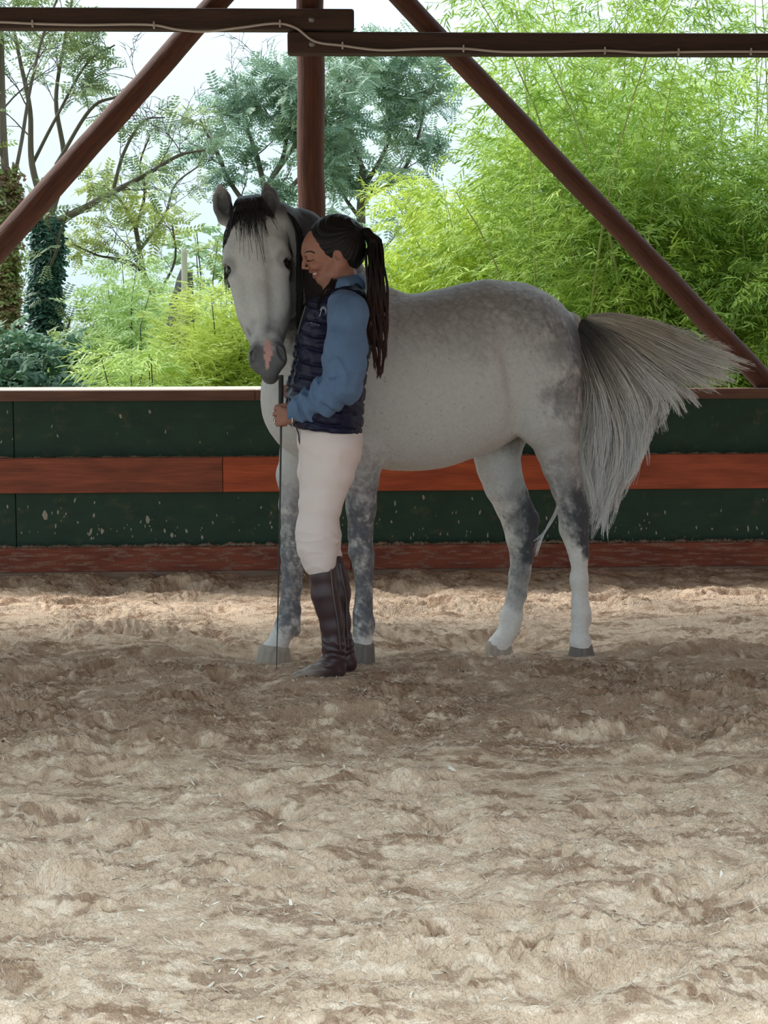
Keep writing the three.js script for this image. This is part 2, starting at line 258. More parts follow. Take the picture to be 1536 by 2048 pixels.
function buildSand() {
  const C = 740, R = 840, pos = new Float32Array((C + 1) * (R + 1) * 3), col = new Float32Array((C + 1) * (R + 1) * 3), uv = new Float32Array((C + 1) * (R + 1) * 2), idx = new Uint32Array(C * R * 6);
  const dry = [0.6, 0.435, 0.305], pale = [0.72, 0.555, 0.415], damp = [0.285, 0.175, 0.11];  // damp also colours the shaded band, pale the lit strip by the wall
  let k = 0;
  for (let i = 0; i <= R; i++) {
    const d = 2.15 * (8.3 / 2.15) ** (i / R);
    for (let j = 0; j <= C; j++, k++) {
      const x = (j / C * 2 - 1) * (0.29 * d + 0.6), z = -d, edge = Math.min(1, j / 6, (C - j) / 6, i / 4);
      pos.set([x, edge < 1 ? lerp(-0.08, sandHeight(x, z), edge) : sandHeight(x, z), z], k * 3); uv.set([x, z], k * 2);
      // damp sand turned up in patches, dry sand between them, each with its own ragged edge; two cross bands carry painted shade and light
      const big = fbm2(x * 0.9 + 4, z * 1.5, 3), small = fbm2(x * 6, z * 9 + 50, 4), grain = n2(x * 120, z * 120) * 0.5 + n2(x * 45, z * 45) * 0.5;
      const dampShade = sstep(-4.35, -4.9, z + 0.5 * big) * sstep(-6.5, -6.05, z + 0.3 * big), bank = sstep(0.5, 0.3, (x - WALL_AT.x) * wallZ.x + (z - WALL_AT.z) * wallZ.z);  // middle band: damp sand, with the shade under the roof painted in
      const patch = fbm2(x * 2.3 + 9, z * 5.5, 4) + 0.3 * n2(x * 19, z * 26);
      const m = sstep(0.22, 0.38, patch + 0.14 * grain) * 0.75 + 0.62 * sstep(-0.12, 0.3, small + 0.5 * grain + 0.3 * big + 0.66 * dampShade + 0.4 * bank - 0.26 - 0.25 * sstep(-6.3, -6.7, z)), p = sstep(0.0, 0.5, 0.55 * sstep(-6.2, -6.6, z) * sstep(-8.0, -7.5, z) - small + 0.5 * n2(x * 14, z * 22) + 0.3 * grain - 0.1);  // less damp and paler before the wall: skylight painted into the sand
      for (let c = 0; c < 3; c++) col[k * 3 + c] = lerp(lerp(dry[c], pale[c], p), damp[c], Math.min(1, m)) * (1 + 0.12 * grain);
      if (i < R && j < C) { const a = k, b = k + C + 1; idx.set([a, a + 1, b, a + 1, b + 1, b], (i * C + j) * 6); }
    }
  }
  const g = new THREE.BufferGeometry();
  g.setAttribute('position', new THREE.BufferAttribute(pos, 3)); g.setAttribute('color', new THREE.BufferAttribute(col, 3)); g.setAttribute('uv', new THREE.BufferAttribute(uv, 2)); g.setIndex(new THREE.BufferAttribute(idx, 1)); g.computeVertexNormals();
  const grain = texture(512, 512, (u, v) => { const h = 0.5 + 0.3 * fbm2(u * 60, v * 60, 3) + 0.2 * n2(u * 210, v * 210); return [h, h, h]; }, false); grain.wrapS = grain.wrapT = THREE.MirroredRepeatWrapping; grain.repeat.set(1.4, 1.4);
  const m = std([1, 1, 1], 0.95, { vertexColors: true, bumpMap: grain, bumpScale: 0.012, specularIntensity: 0.3 });
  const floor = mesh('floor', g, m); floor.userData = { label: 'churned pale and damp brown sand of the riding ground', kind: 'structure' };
  // the sand goes on under the roof beyond the part that is worked out in detail
  const far = new THREE.PlaneGeometry(26, 14, 60, 30); far.rotateX(-Math.PI / 2); far.translate(0, -0.1, -1.4);
  mesh('floor_rest', far, std([0.42, 0.34, 0.26], 0.95), floor).userData.kind = 'structure';
  // chips and fibres of bedding on the sand
  const r = seeded(41), chip = new THREE.BufferGeometry();
  chip.setAttribute('position', new THREE.Float32BufferAttribute([-1, 0, -0.16, -0.3, 0.14, -0.2, 0.5, 0.12, -0.14, 1, -0.02, 0, 0.4, 0.1, 0.2, -0.4, 0.06, 0.18], 3)); chip.setIndex([0, 5, 1, 1, 5, 4, 1, 4, 2, 2, 4, 3]); chip.computeVertexNormals();
  const N = 17000, inst = new THREE.InstancedMesh(chip, std([1, 1, 1], 0.9), N), M = new THREE.Matrix4(), q = new THREE.Quaternion(), e = new THREE.Euler(), col2 = new THREE.Color();
  for (let i = 0; i < N; i++) {
    const d = 2.3 + 5.7 * r() ** 0.8, x = (r() * 2 - 1) * (0.26 * d + 0.1), s = 0.0025 + 0.01 * r() ** 3 * (r() < 0.985 ? 1 : 1.9);
    e.set((r() - 0.5) * 1.1, r() * 6.3, (r() - 0.5) * 1.0);
    M.compose(V(x, sandHeight(x, -d) + 0.0015, -d), q.setFromEuler(e), V(s, s, s * (0.5 + 1.1 * r() ** 2))); inst.setMatrixAt(i, M);
    const t = r(); inst.setColorAt(i, col2.setRGB(lerp(0.42, 0.74, t), lerp(0.34, 0.66, t), lerp(0.25, 0.55, t)));
  }
  // curly pale fibres
  const fp = [], fi = []; for (let k = 0; k <= 6; k++) { const t = k / 6, a = (t - 0.5) * 2.1; fp.push(Math.sin(a), 0.28 * Math.sin(t * 3.14), 0.9 * (1 - Math.cos(a)) - 0.035, Math.sin(a), 0.28 * Math.sin(t * 3.14) + 0.03, 0.9 * (1 - Math.cos(a)) + 0.035); if (k) { const b = k * 2; fi.push(b - 2, b - 1, b, b, b - 1, b + 1); } }
  const fg = new THREE.BufferGeometry(); fg.setAttribute('position', new THREE.Float32BufferAttribute(fp, 3)); fg.setIndex(fi); fg.computeVertexNormals();
  const NF = 34000, fib = new THREE.InstancedMesh(fg, std([1, 1, 1], 0.9, { side: THREE.DoubleSide }), NF);
  for (let i = 0; i < NF; i++) {
    const d = 2.3 + 5.6 * r() ** 0.85, x = (r() * 2 - 1) * (0.26 * d + 0.1), s = 0.006 + 0.016 * r() ** 2.4;
    e.set((r() - 0.5) * 1.2, r() * 6.3, (r() - 0.5) * 1.2); M.compose(V(x, sandHeight(x, -d) + 0.001, -d), q.setFromEuler(e), V(s * (0.6 + 0.8 * r()), s, s * (r() < 0.5 ? 1 : -1) * (0.3 + r()))); fib.setMatrixAt(i, M);
    const t = r(); fib.setColorAt(i, col2.setRGB(lerp(0.42, 0.66, t), lerp(0.33, 0.55, t), lerp(0.25, 0.44, t)));
  }
  fib.name = 'bedding_fibre'; fib.userData.kind = 'stuff'; fib.castShadow = fib.receiveShadow = true; inst.add(fib);
  inst.name = 'bedding_litter'; inst.castShadow = inst.receiveShadow = true; inst.userData = { label: 'pale chips and fibres of bedding strewn over the sand', category: 'litter', kind: 'stuff' }; scene.add(inst);
}
// outside: rough grass ground
{
  const g = new THREE.PlaneGeometry(160, 160, 120, 120); g.rotateX(-Math.PI / 2); const P = g.attributes.position;
  for (let i = 0; i < P.count; i++) P.setY(i, -0.3 + 0.12 * n2(P.getX(i) * 0.2, P.getZ(i) * 0.2));
  g.computeVertexNormals(); g.translate(0, 0, -20);
  const t = texture(256, 256, (u, v) => { const f = 0.5 + 0.5 * fbm2(u * 14, v * 14, 4); return [lerp(0.4, 0.58, f), lerp(0.4, 0.57, f), lerp(0.28, 0.42, f)]; }); t.repeat.set(60, 60);
  const o = mesh('ground', g, std([1, 1, 1], 0.95, { map: t })); o.userData = { label: 'rough grass ground outside the wall', kind: 'structure' };
}
// ------------------------------------------------------------------ bodies as one surface: distances to tapered limbs joined smoothly, meshed as surface nets
const smin = (a, b, k) => { const h = Math.max(k - Math.abs(a - b), 0) / k; return Math.min(a, b) - h * h * k * 0.25; };
class Field {
  constructor() { this.p = []; this.k = 0.02; this.squash = null; }
  add(f, k = this.k, op = 1) {
    const s = this.squash;
    let g = f;
    if (s) { const [nx, ny, nz] = s.n, [cx, cy, cz] = s.c, m = s.m - 1; g = (x, y, z) => { const t = ((x - cx) * nx + (y - cy) * ny + (z - cz) * nz) * m; return f(x + nx * t, y + ny * t, z + nz * t); }; }
    this.p.push({ f: g, k, op }); return this;
  }
  limb(a, b, ra, rb, k) {      // tapered capsule
    if (this.squash) { const s = this.squash, fix = (p) => { const t = ((p.x - s.c[0]) * s.n[0] + (p.y - s.c[1]) * s.n[1] + (p.z - s.c[2]) * s.n[2]) * (s.m - 1); return V(p.x + s.n[0] * t, p.y + s.n[1] * t, p.z + s.n[2] * t); }; a = fix(a); b = fix(b); }
    const { x: ax, y: ay, z: az } = a, bx = b.x - ax, by = b.y - ay, bz = b.z - az, l = 1 / Math.max(1e-9, bx * bx + by * by + bz * bz);
    return this.add((x, y, z) => { x -= ax; y -= ay; z -= az; let t = (x * bx + y * by + z * bz) * l; t = t < 0 ? 0 : t > 1 ? 1 : t; x -= bx * t; y -= by * t; z -= bz * t; return Math.sqrt(x * x + y * y + z * z) - ra - (rb - ra) * t; }, k);
  }
  chain(list, k) { for (let i = 0; i < list.length - 1; i++) this.limb(list[i][0], list[i + 1][0], list[i][1], list[i + 1][1], k); return this; }
  egg(c, r, k, axes, op = 1) { // ellipsoid; axes: three unit vectors
    const [rx, ry, rz] = r, X = axes?.[0] ?? V(1, 0, 0), Y = axes?.[1] ?? V(0, 1, 0), Z = axes?.[2] ?? V(0, 0, 1);
    return this.add((px, py, pz) => {
      const dx = px - c.x, dy = py - c.y, dz = pz - c.z, x = (dx * X.x + dy * X.y + dz * X.z) / rx, y = (dx * Y.x + dy * Y.y + dz * Y.z) / ry, z = (dx * Z.x + dy * Z.y + dz * Z.z) / rz;
      const a = Math.sqrt(x * x + y * y + z * z), b = Math.sqrt(x * x / (rx * rx) + y * y / (ry * ry) + z * z / (rz * rz));
      return b < 1e-9 ? -Math.min(rx, ry, rz) : a * (a - 1) / b;
    }, k, op);
  }
  cut(f, k = 0.01) { return this.add(f, k, -1); }         // f: distance of what is cut away
  keepBelow(point, normal, k = 0.004) { const d = normal.dot(point); return this.add((x, y, z) => d - (x * normal.x + y * normal.y + z * normal.z), k, -1); }
  relief(f) { this.rel = f; return this; }
  eval(list, x, y, z) {
    let d = 1e3;
    for (const q of list) { const v = q.f(x, y, z); d = q.op > 0 ? smin(d, v, q.k) : -smin(-d, v, q.k); }
    return d;
  }
  mesh(lo, hi, cell, color, margin = 1.7) {
    const B = 8, n = [0, 1, 2].map((i) => Math.ceil((hi.getComponent(i) - lo.getComponent(i)) / cell / B)), R = B * cell * 0.87, pos = [], nor = [], col = [], blocks = new Map(), verts = new Map();
    const gx = n[0] * B + 1, gy = n[1] * B + 1, key = (i, j, k) => (k * gy + j) * gx + i, kmax = Math.max(...this.p.map((q) => q.k)), S = B + 1;
    for (let bk = 0; bk < n[2]; bk++) for (let bj = 0; bj < n[1]; bj++) for (let bi = 0; bi < n[0]; bi++) {
      const cx = lo.x + (bi + 0.5) * B * cell, cy = lo.y + (bj + 0.5) * B * cell, cz = lo.z + (bk + 0.5) * B * cell, ds = this.p.map((q) => q.f(cx, cy, cz));
      let d = 1e3, m = 1e3;
      this.p.forEach((q, i) => { d = q.op > 0 ? smin(d, ds[i], q.k) : -smin(-d, ds[i], q.k); if (q.op > 0) m = Math.min(m, ds[i]); });
      if (Math.abs(d) > R * margin + 0.01 && m > R * margin + 0.01 || d > R * margin + 0.01) continue;
      if (d < -(R * margin + 0.02)) continue;
      const list = this.p.filter((q, i) => q.op > 0 ? ds[i] < m + 2 * R * margin + q.k + kmax * 0.5 : ds[i] < R * margin + q.k + 0.01);
      const f = this.rel ? (x, y, z) => this.eval(list, x, y, z) + this.rel(x, y, z) : (x, y, z) => this.eval(list, x, y, z);
      const v = new Float32Array(S * S * S); let neg = 0;
      for (let k = 0, q = 0; k < S; k++) for (let j = 0; j < S; j++) for (let i = 0; i < S; i++, q++) { v[q] = f(lo.x + (bi * B + i) * cell, lo.y + (bj * B + j) * cell, lo.z + (bk * B + k) * cell); if (v[q] < 0) neg++; }
      if (!neg || neg === v.length) continue;
      blocks.set(key(bi * B, bj * B, bk * B), [bi, bj, bk, v]);
      for (let k = 0; k < B; k++) for (let j = 0; j < B; j++) for (let i = 0; i < B; i++) {
        const at0 = (k * S + j) * S + i, c = [v[at0], v[at0 + 1], v[at0 + S], v[at0 + S + 1], v[at0 + S * S], v[at0 + S * S + 1], v[at0 + S * S + S], v[at0 + S * S + S + 1]];
        let mask = 0; for (let q = 0; q < 8; q++) if (c[q] < 0) mask |= 1 << q;
        if (mask === 0 || mask === 255) continue;
        let sx = 0, sy = 0, sz = 0, m2 = 0;
        for (let q = 0; q < 8; q++) for (let ax = 0; ax < 3; ax++) { const w = q | (1 << ax); if (w === q || (c[q] < 0) === (c[w] < 0)) continue; const t = c[q] / (c[q] - c[w]); sx += (q & 1) + (ax === 0 ? t : 0); sy += ((q >> 1) & 1) + (ax === 1 ? t : 0); sz += ((q >> 2) & 1) + (ax === 2 ? t : 0); m2++; }
        const x = lo.x + (bi * B + i + sx / m2) * cell, y = lo.y + (bj * B + j + sy / m2) * cell, z = lo.z + (bk * B + k + sz / m2) * cell, e = cell * 0.6;
        const a = f(x + e, y - e, z - e), b = f(x - e, y - e, z + e), g = f(x - e, y + e, z - e), h = f(x + e, y + e, z + e);
        const ux = a - b - g + h, uy = -a - b + g + h, uz = -a + b - g + h, ul = 1 / (Math.hypot(ux, uy, uz) || 1);
        verts.set(key(bi * B + i, bj * B + j, bk * B + k), pos.length / 3);
        pos.push(x, y, z); nor.push(ux * ul, uy * ul, uz * ul);
        if (color) { const q = color(x, y, z, ux * ul, uy * ul, uz * ul); col.push(q[0], q[1], q[2]); }
      }
    }
    const idx = [], quad = (a, b, c, d, flip) => { if (a === undefined || b === undefined || c === undefined || d === undefined) return; flip ? idx.push(a, c, b, b, c, d) : idx.push(a, b, c, b, d, c); };
    for (const [bi, bj, bk, v] of blocks.values()) for (let k = 0; k < B; k++) for (let j = 0; j < B; j++) for (let i = 0; i < B; i++) {
      const at0 = (k * S + j) * S + i, s = v[at0] < 0, I = bi * B + i, J = bj * B + j, K = bk * B + k, g = (a, b, c) => verts.get(key(I + a, J + b, K + c));
      if (s !== v[at0 + 1] < 0) quad(g(0, -1, -1), g(0, 0, -1), g(0, -1, 0), g(0, 0, 0), !s);
      if (s !== v[at0 + S] < 0) quad(g(-1, 0, -1), g(-1, 0, 0), g(0, 0, -1), g(0, 0, 0), !s);
      if (s !== v[at0 + S * S] < 0) quad(g(-1, -1, 0), g(0, -1, 0), g(-1, 0, 0), g(0, 0, 0), !s);
    }
    const geo = new THREE.BufferGeometry();
    geo.setAttribute('position', new THREE.Float32BufferAttribute(pos, 3)); geo.setAttribute('normal', new THREE.Float32BufferAttribute(nor, 3));
    if (color) geo.setAttribute('color', new THREE.Float32BufferAttribute(col, 3));
    geo.setIndex(idx);
    return geo;
  }
}
// many hairs as one surface: each a thin tapering three-sided tube along its own curve
function hairs(curves, r0, r1, segments, color) {
  const pos = [], nor = [], col = [], idx = [];
  for (const { pts, w = 1, tone = 0 } of curves) {
    const c = new THREE.CatmullRomCurve3(pts, false, 'centripetal').getPoints(segments), base = pos.length / 3;
    for (let i = 0; i <= segments; i++) {
      const t = c[Math.min(i + 1, segments)].clone().sub(c[Math.max(0, i - 1)]).normalize(), u = t.clone().cross(V(0.31, 0.2, 0.93)).normalize(), v = t.clone().cross(u), r = w * lerp(r0, r1, i / segments) * (i === 0 ? 0.7 : 1), q = color && color(i / segments, tone, c[i]);
      for (let j = 0; j < 3; j++) { const a = j * 2.0944, d = u.clone().multiplyScalar(Math.cos(a)).addScaledVector(v, Math.sin(a)); pos.push(c[i].x + d.x * r, c[i].y + d.y * r, c[i].z + d.z * r); nor.push(d.x, d.y, d.z); if (q) col.push(...q); }
      if (i < segments) for (let j = 0; j < 3; j++) { const a = base + i * 3 + j, b = base + i * 3 + (j + 1) % 3; idx.push(a, b, a + 3, b, b + 3, a + 3); }
    }
  }
  const g = new THREE.BufferGeometry();
  g.setAttribute('position', new THREE.Float32BufferAttribute(pos, 3)); g.setAttribute('normal', new THREE.Float32BufferAttribute(nor, 3)); if (col.length) g.setAttribute('color', new THREE.Float32BufferAttribute(col, 3)); g.setIndex(idx);
  return g;
}
// ------------------------------------------------------------------ the grey horse
const HORSE_TURN = 15 * Math.PI / 180, horseC = V(0.18, 0, -6.24);
const horseF = V(-Math.cos(HORSE_TURN), 0, Math.sin(HORSE_TURN)), horseN = V(Math.sin(HORSE_TURN), 0, Math.cos(HORSE_TURN));
const H = (px, py, w = 0) => onPlane(px, py, horseC.clone().addScaledVector(horseN, w), horseN);
const hp = (px) => px * 6.2 / FOCAL;               // pixels to metres at the horse
const headO = at(497, 402, 5.80), headM = at(538, 752, 5.64), headA = headM.clone().sub(headO).normalize();
const headB = headA.clone().cross(V(0, 0, 1)).normalize().negate().multiplyScalar(-1); if (headB.x < 0) headB.negate();
const headC = headB.clone().cross(headA); if (headC.z < 0) headC.negate();
const Q = (a, b, c) => headO.clone().addScaledVector(headA, a).addScaledVector(headB, b).addScaledVector(headC, c);
const inHead = (x, y, z) => { const d = V(x, y, z).sub(headO); return [d.dot(headA), d.dot(headB), d.dot(headC)]; };
const hooves = [];
{
  const F = new Field(), sq = (w, m) => { const c = horseC.clone().addScaledVector(horseN, w); F.squash = { n: horseN.toArray(), c: c.toArray(), m }; };
  const C = (list, w, k) => F.chain(list.map(([x, y, r, ww]) => [H(x, y, ww ?? w), hp(r)]), k);
  // trunk
  sq(0, 1.24);
  C([[1038, 703, 126], [1000, 712, 147], [930, 742, 163], [850, 767, 164], [780, 766, 164], [700, 766, 152], [646, 800, 124]], 0, 0.07);
  sq(0, 1.6);
  C([[770, 622, 30], [735, 615, 34], [690, 640, 50]], 0, 0.09);
  C([[1105, 660, 36], [1146, 645, 17]], 0, 0.05);
  // shoulder, haunch and thigh of both sides
  for (const s of [1, -1]) {
    sq(0.1 * s, 1.5); C([[690, 700, 80], [668, 810, 66], [700, 880, 56]], 0.1 * s, 0.07);
    C([[735, 740, 70], [722, 880, 54]], 0.1 * s, 0.07);
    sq(0.11 * s, 1.3); C([[1030, 690, 92], [1078, 760, 84]], 0.1 * s, 0.07);
  }
  sq(0.135, 1.15); C([[1082, 750, 82], [1098, 828, 64], [1112, 890, 44]], 0.135, 0.045); C([[1062, 780, 54], [1078, 842, 42]], 0.14, 0.04);
  sq(-0.115, 1.25); C([[1030, 760, 84], [1000, 850, 60], [995, 920, 44]], -0.115, 0.05);
  F.squash = null;
  // near hind leg
  C([[1114, 893, 42], [1120, 935, 32], [1131, 978, 25], [1141, 1018, 24], [1146, 1058, 25], [1152, 1088, 19], [1156, 1112, 15.5], [1157, 1160, 14.5], [1159, 1205, 16.5]], 0.115, 0.03);
  C([[1136, 920, 20], [1148, 970, 12], [1160, 1022, 15], [1162, 1060, 13], [1165, 1110, 8], [1168, 1200, 8]], 0.115, 0.022);
  C([[1159, 1205, 15], [1162, 1227, 19.5], [1160, 1252, 16], [1160, 1282, 20], [1163, 1292, 21]], 0.115, 0.018);
  // far hind leg
  C([[995, 915, 46], [998, 940, 39], [1007, 976, 36], [1022, 1012, 30], [1033, 1047, 26], [1040, 1080, 25], [1042, 1112, 19.5], [1038, 1150, 18.5], [1031, 1190, 19]], -0.115, 0.03);
  C([[1022, 930, 18], [1042, 985, 12], [1062, 1038, 16], [1061, 1075, 14], [1054, 1112, 9], [1044, 1190, 9]], -0.115, 0.022);
  C([[1031, 1190, 18], [1023, 1232, 23], [1016, 1262, 20], [1002, 1284, 22], [998, 1292, 26]], -0.115, 0.018);
  // near foreleg
  C([[724, 895, 46], [722, 955, 33], [722, 1012, 27], [721, 1070, 23.5]], 0.1, 0.03);
  C([[721, 1070, 23], [722, 1104, 24], [724, 1130, 18.5], [725, 1152, 14.5], [725, 1200, 14], [726, 1225, 18], [728, 1246, 20.5], [724, 1272, 17], [727, 1292, 20]], 0.1, 0.016);
  C([[738, 1112, 10], [735, 1150, 9], [736, 1215, 9]], 0.1, 0.014);
  // far foreleg, set forward
  C([[640, 850, 60], [605, 905, 44], [586, 950, 30], [583, 1010, 22.5], [583, 1070, 21]], -0.09, 0.03);
  C([[583, 1070, 21], [584, 1105, 22.5], [583, 1135, 20], [581, 1174, 17], [577, 1216, 18], [573, 1252, 23], [557, 1284, 20], [549, 1300, 28]], -0.09, 0.016);
  C([[596, 1120, 11], [592, 1174, 11], [590, 1220, 11], [590, 1254, 9]], -0.09, 0.014);
  for (const [x, y, w] of [[1176, 1240, 0.115], [1034, 1250, -0.115], [741, 1256, 0.1], [592, 1262, -0.09]]) F.limb(H(x, y, w), H(x + 2, y + 9, w), hp(9), hp(4), 0.012);
  // neck, bending round towards the camera
  const at2 = (x, y, d, r) => [at(x, y, d), r * d / FOCAL];
  F.chain([[H(770, 618), hp(26)], [H(735, 606), hp(30)], at2(668, 500, 6.12, 36), at2(605, 462, 6.0, 36), at2(550, 440, 5.89, 30), at2(505, 430, 5.86, 26)], 0.05);
  F.chain([[H(710, 690), hp(100)], at2(650, 600, 6.12, 76), at2(585, 520, 5.99, 58), at2(535, 470, 5.9, 46)], 0.06);
  F.chain([[H(660, 770), hp(100)], at2(610, 670, 6.06, 68), at2(560, 590, 5.97, 48), at2(525, 540, 5.92, 42)], 0.06);
  // head
  const L = (list, k) => F.chain(list.map(([a, b, c, r]) => [Q(a, b, c), r]), k);
  L([[0.05, 0, -0.09, 0.07], [0.13, 0, -0.092, 0.086], [0.22, 0, -0.09, 0.086]], 0.04);
  L([[0.2, 0, -0.068, 0.062], [0.36, 0, -0.06, 0.05], [0.5, 0, -0.05, 0.043], [0.54, 0, -0.05, 0.046]], 0.04);
  for (const s of [1, -1]) {
    L([[0.075, 0.05 * s, -0.085, 0.045], [0.15, 0.06 * s, -0.08, 0.05]], 0.04);
    L([[0.17, 0.07 * s, -0.06, 0.04], [0.205, 0.084 * s, -0.062, 0.034], [0.24, 0.08 * s, -0.072, 0.03]], 0.028);
    L([[0.25, 0.07 * s, -0.072, 0.034], [0.36, 0.057 * s, -0.075, 0.026], [0.44, 0.04 * s, -0.07, 0.026]], 0.022);
    { const g = new Field(); g.limb(Q(0.27, 0.056 * s, -0.012), Q(0.46, 0.043 * s, -0.012), 0.014, 0.012); F.cut(g.p[0].f, 0.03); }
    F.egg(Q(0.31, 0.062 * s, -0.125), [0.13, 0.042, 0.085], 0.035, [headA, headB, headC]);
    L([[0.36, 0.035 * s, -0.16, 0.045], [0.46, 0.022 * s, -0.12, 0.036], [0.57, 0.012 * s, -0.09, 0.032]], 0.04);
    L([[0.545, 0.036 * s, -0.04, 0.026], [0.585, 0.04 * s, -0.032, 0.026]], 0.02);
    L([[0.535, 0.03 * s, -0.016, 0.012], [0.56, 0.047 * s, -0.006, 0.011], [0.592, 0.046 * s, -0.014, 0.012]], 0.012);
    // eye socket
    F.egg(Q(0.226, 0.105 * s, -0.062), [0.022, 0.018, 0.026], 0.012, [headA, headB, headC], -1);
    L([[0.2, 0.094 * s, -0.045, 0.009], [0.203, 0.1 * s, -0.068, 0.01], [0.212, 0.098 * s, -0.09, 0.008]], 0.012);
    L([[0.244, 0.094 * s, -0.05, 0.007], [0.25, 0.096 * s, -0.07, 0.007]], 0.012);
  }
  L([[0.57, 0, -0.05, 0.052], [0.61, 0, -0.042, 0.044]], 0.03);
  L([[0.6, 0, -0.082, 0.036], [0.628, 0, -0.075, 0.03]], 0.02);
  for (const s of [1, -1]) {
    F.egg(Q(0.572, 0.05 * s, 0.002), [0.027, 0.0105, 0.02], 0.006, [headA.clone().addScaledVector(headB, 0.28 * s).normalize(), headB.clone().addScaledVector(headA, -0.28 * s).normalize(), headC], -1);
    F.egg(Q(0.628, 0.03 * s, -0.062), [0.004, 0.04, 0.03], 0.006, [headA, headB, headC], -1);
  }
  // ears: pricked cups
  for (const e of [[[449, 436, 15], [446, 415, 18.5], [443, 396, 16.5], [439, 369, 3]], [[541, 432, 15], [541, 412, 18.5], [539, 394, 17], [531, 366, 3]]]) F.chain(e.map(([x, y, r]) => [at(x, y, 5.85), r * 5.85 / FOCAL]), 0.014);
  for (const e of [[[449, 424, 7], [446, 410, 11], [443, 394, 9], [440, 380, 2]], [[540, 424, 7], [541, 410, 11], [538, 394, 9.5], [533, 378, 2]]]) { const pts = e.map(([x, y, r]) => [at(x, y, 5.817), r * 5.83 / FOCAL]); for (let i = 0; i < 3; i++) { const g = new Field(); g.limb(pts[i][0], pts[i + 1][0], pts[i][1], pts[i + 1][1]); F.cut(g.p[0].f, 0.006); } }
  { const g = new Field(), fold = [[1012, 700, 0.27], [1030, 770, 0.265], [1037, 830, 0.24], [1034, 862, 0.2]].map(([x, y, w]) => H(x, y, w)); for (let i = 0; i < 3; i++) g.limb(fold[i], fold[i + 1], 0.014, 0.016); g.p.forEach((q) => F.cut(q.f, 0.045)); }
  // flank folds, muscle and vein relief
  F.relief((x, y, z) => 0.0022 * n3(x * 7, y * 7, z * 7) + 0.0008 * n3(x * 26, y * 26, z * 26));

  // coat: pale grey with dapples, dark points on legs, haunch and muzzle
  const marks = [], stains = [];
  const dark = (x, y, w, r, s, c = [0.085, 0.088, 0.1], rough = 0.5) => marks.push([H(x, y, w), hp(r), s, c, rough]);
  // stains lie on one side of the animal (1 near, -1 far, 0 both), wherever its surface bulges to
  const stain = (side, list, c, rough = 0.6) => { for (const [x, y, r, s] of list) { const p = H(x, y, side * 0.13).sub(horseC); stains.push([side, p.dot(horseF), p.y, hp(r), s, c, rough]); } };
  const WHITE = [0.68, 0.65, 0.61], SLATE = [0.1, 0.105, 0.125], BROWN = [0.27, 0.24, 0.215], SMOKE = [0.125, 0.12, 0.125], INK = [0.06, 0.062, 0.072];
  stain(1, [[1148, 655, 24, 0.95], [1158, 690, 30, 0.95], [1162, 730, 32, 0.92], [1162, 772, 30, 0.85], [1160, 815, 26, 0.7], [1152, 855, 26, 0.5], [1120, 700, 40, 0.4]], [0.09, 0.088, 0.092]);
  stain(1, [[1060, 618, 38, 0.4], [1104, 628, 32, 0.45], [1018, 606, 32, 0.32], [1124, 662, 30, 0.42], [1090, 690, 46, 0.22], [1030, 660, 36, 0.15], [1108, 800, 32, 0.6], [1078, 788, 24, 0.42], [1122, 768, 28, 0.45], [1115, 885, 52, 0.22], [1126, 945, 42, 0.38], [1136, 985, 34, 0.55]], SMOKE, 0.8);
  stain(1, [[940, 600, 46, 0.36], [985, 588, 40, 0.36], [880, 612, 44, 0.35], [820, 630, 50, 0.3], [905, 660, 60, 0.25], [960, 660, 60, 0.25]], BROWN, 0.9);
  stain(1, [[1160, 1000, 30, 0.95], [1166, 1040, 30, 1.1], [1169, 1076, 23, 1.05], [1142, 1026, 28, 0.5], [1173, 1104, 14, 1], [1140, 1060, 20, 0.35]], INK);
  stain(-1, [[1005, 940, 50, 0.12], [1030, 1000, 38, 0.4], [1056, 1008, 30, 1], [1066, 1045, 32, 1.2], [1060, 1082, 28, 1.2], [1050, 1108, 22, 1], [1030, 1040, 28, 0.65], [1034, 1078, 24, 0.45], [1040, 1122, 28, 0.6], [1036, 1162, 28, 0.55], [1029, 1196, 24, 0.4]], INK);
  for (const [y, r, s] of [[940, 46, 0.35], [990, 46, 0.45], [1030, 42, 0.75], [1065, 40, 0.8], [1105, 38, 0.7], [1145, 34, 0.72], [1185, 34, 0.75], [1225, 34, 0.85], [1248, 26, 0.6]]) { dark(724, y, 0.1, r, s, SLATE, 1); }
  for (const [x, y, r, s] of [[583, 1005, 40, 0.35], [583, 1050, 38, 0.6], [583, 1095, 36, 0.8], [582, 1140, 32, 0.65], [580, 1180, 34, 0.7], [577, 1220, 32, 0.8], [580, 1250, 26, 0.6]]) dark(x, y, -0.09, r, s, SLATE, 1);
  for (const [x, y, d2] of [[575, 430, 5.86], [600, 445, 5.92], [630, 460, 5.98], [570, 470, 5.88], [600, 500, 5.9]]) marks.push([at(x, y, d2), 0.1, 0.92, [0.05, 0.05, 0.052], 0.2]);
  dark(600, 560, 0.05, 120, 0.75, [0.08, 0.08, 0.085]); marks.push([at(620, 470, 6.0), 0.2, 0.9, [0.07, 0.07, 0.075], 0.3]); marks.push([at(590, 560, 5.9), 0.15, 0.9, [0.06, 0.06, 0.065], 0.3]); marks.push([at(640, 560, 5.95), 0.2, 0.9, [0.06, 0.06, 0.065], 0.3]);  // dark neck: shade behind the head painted into the coat
  for (const [x, y, d2] of [[445, 408, 5.82], [540, 408, 5.82], [447, 428, 5.82], [541, 428, 5.82]]) marks.push([at(x, y, d2), 0.034, 0.85, [0.075, 0.073, 0.075], 0.4]);
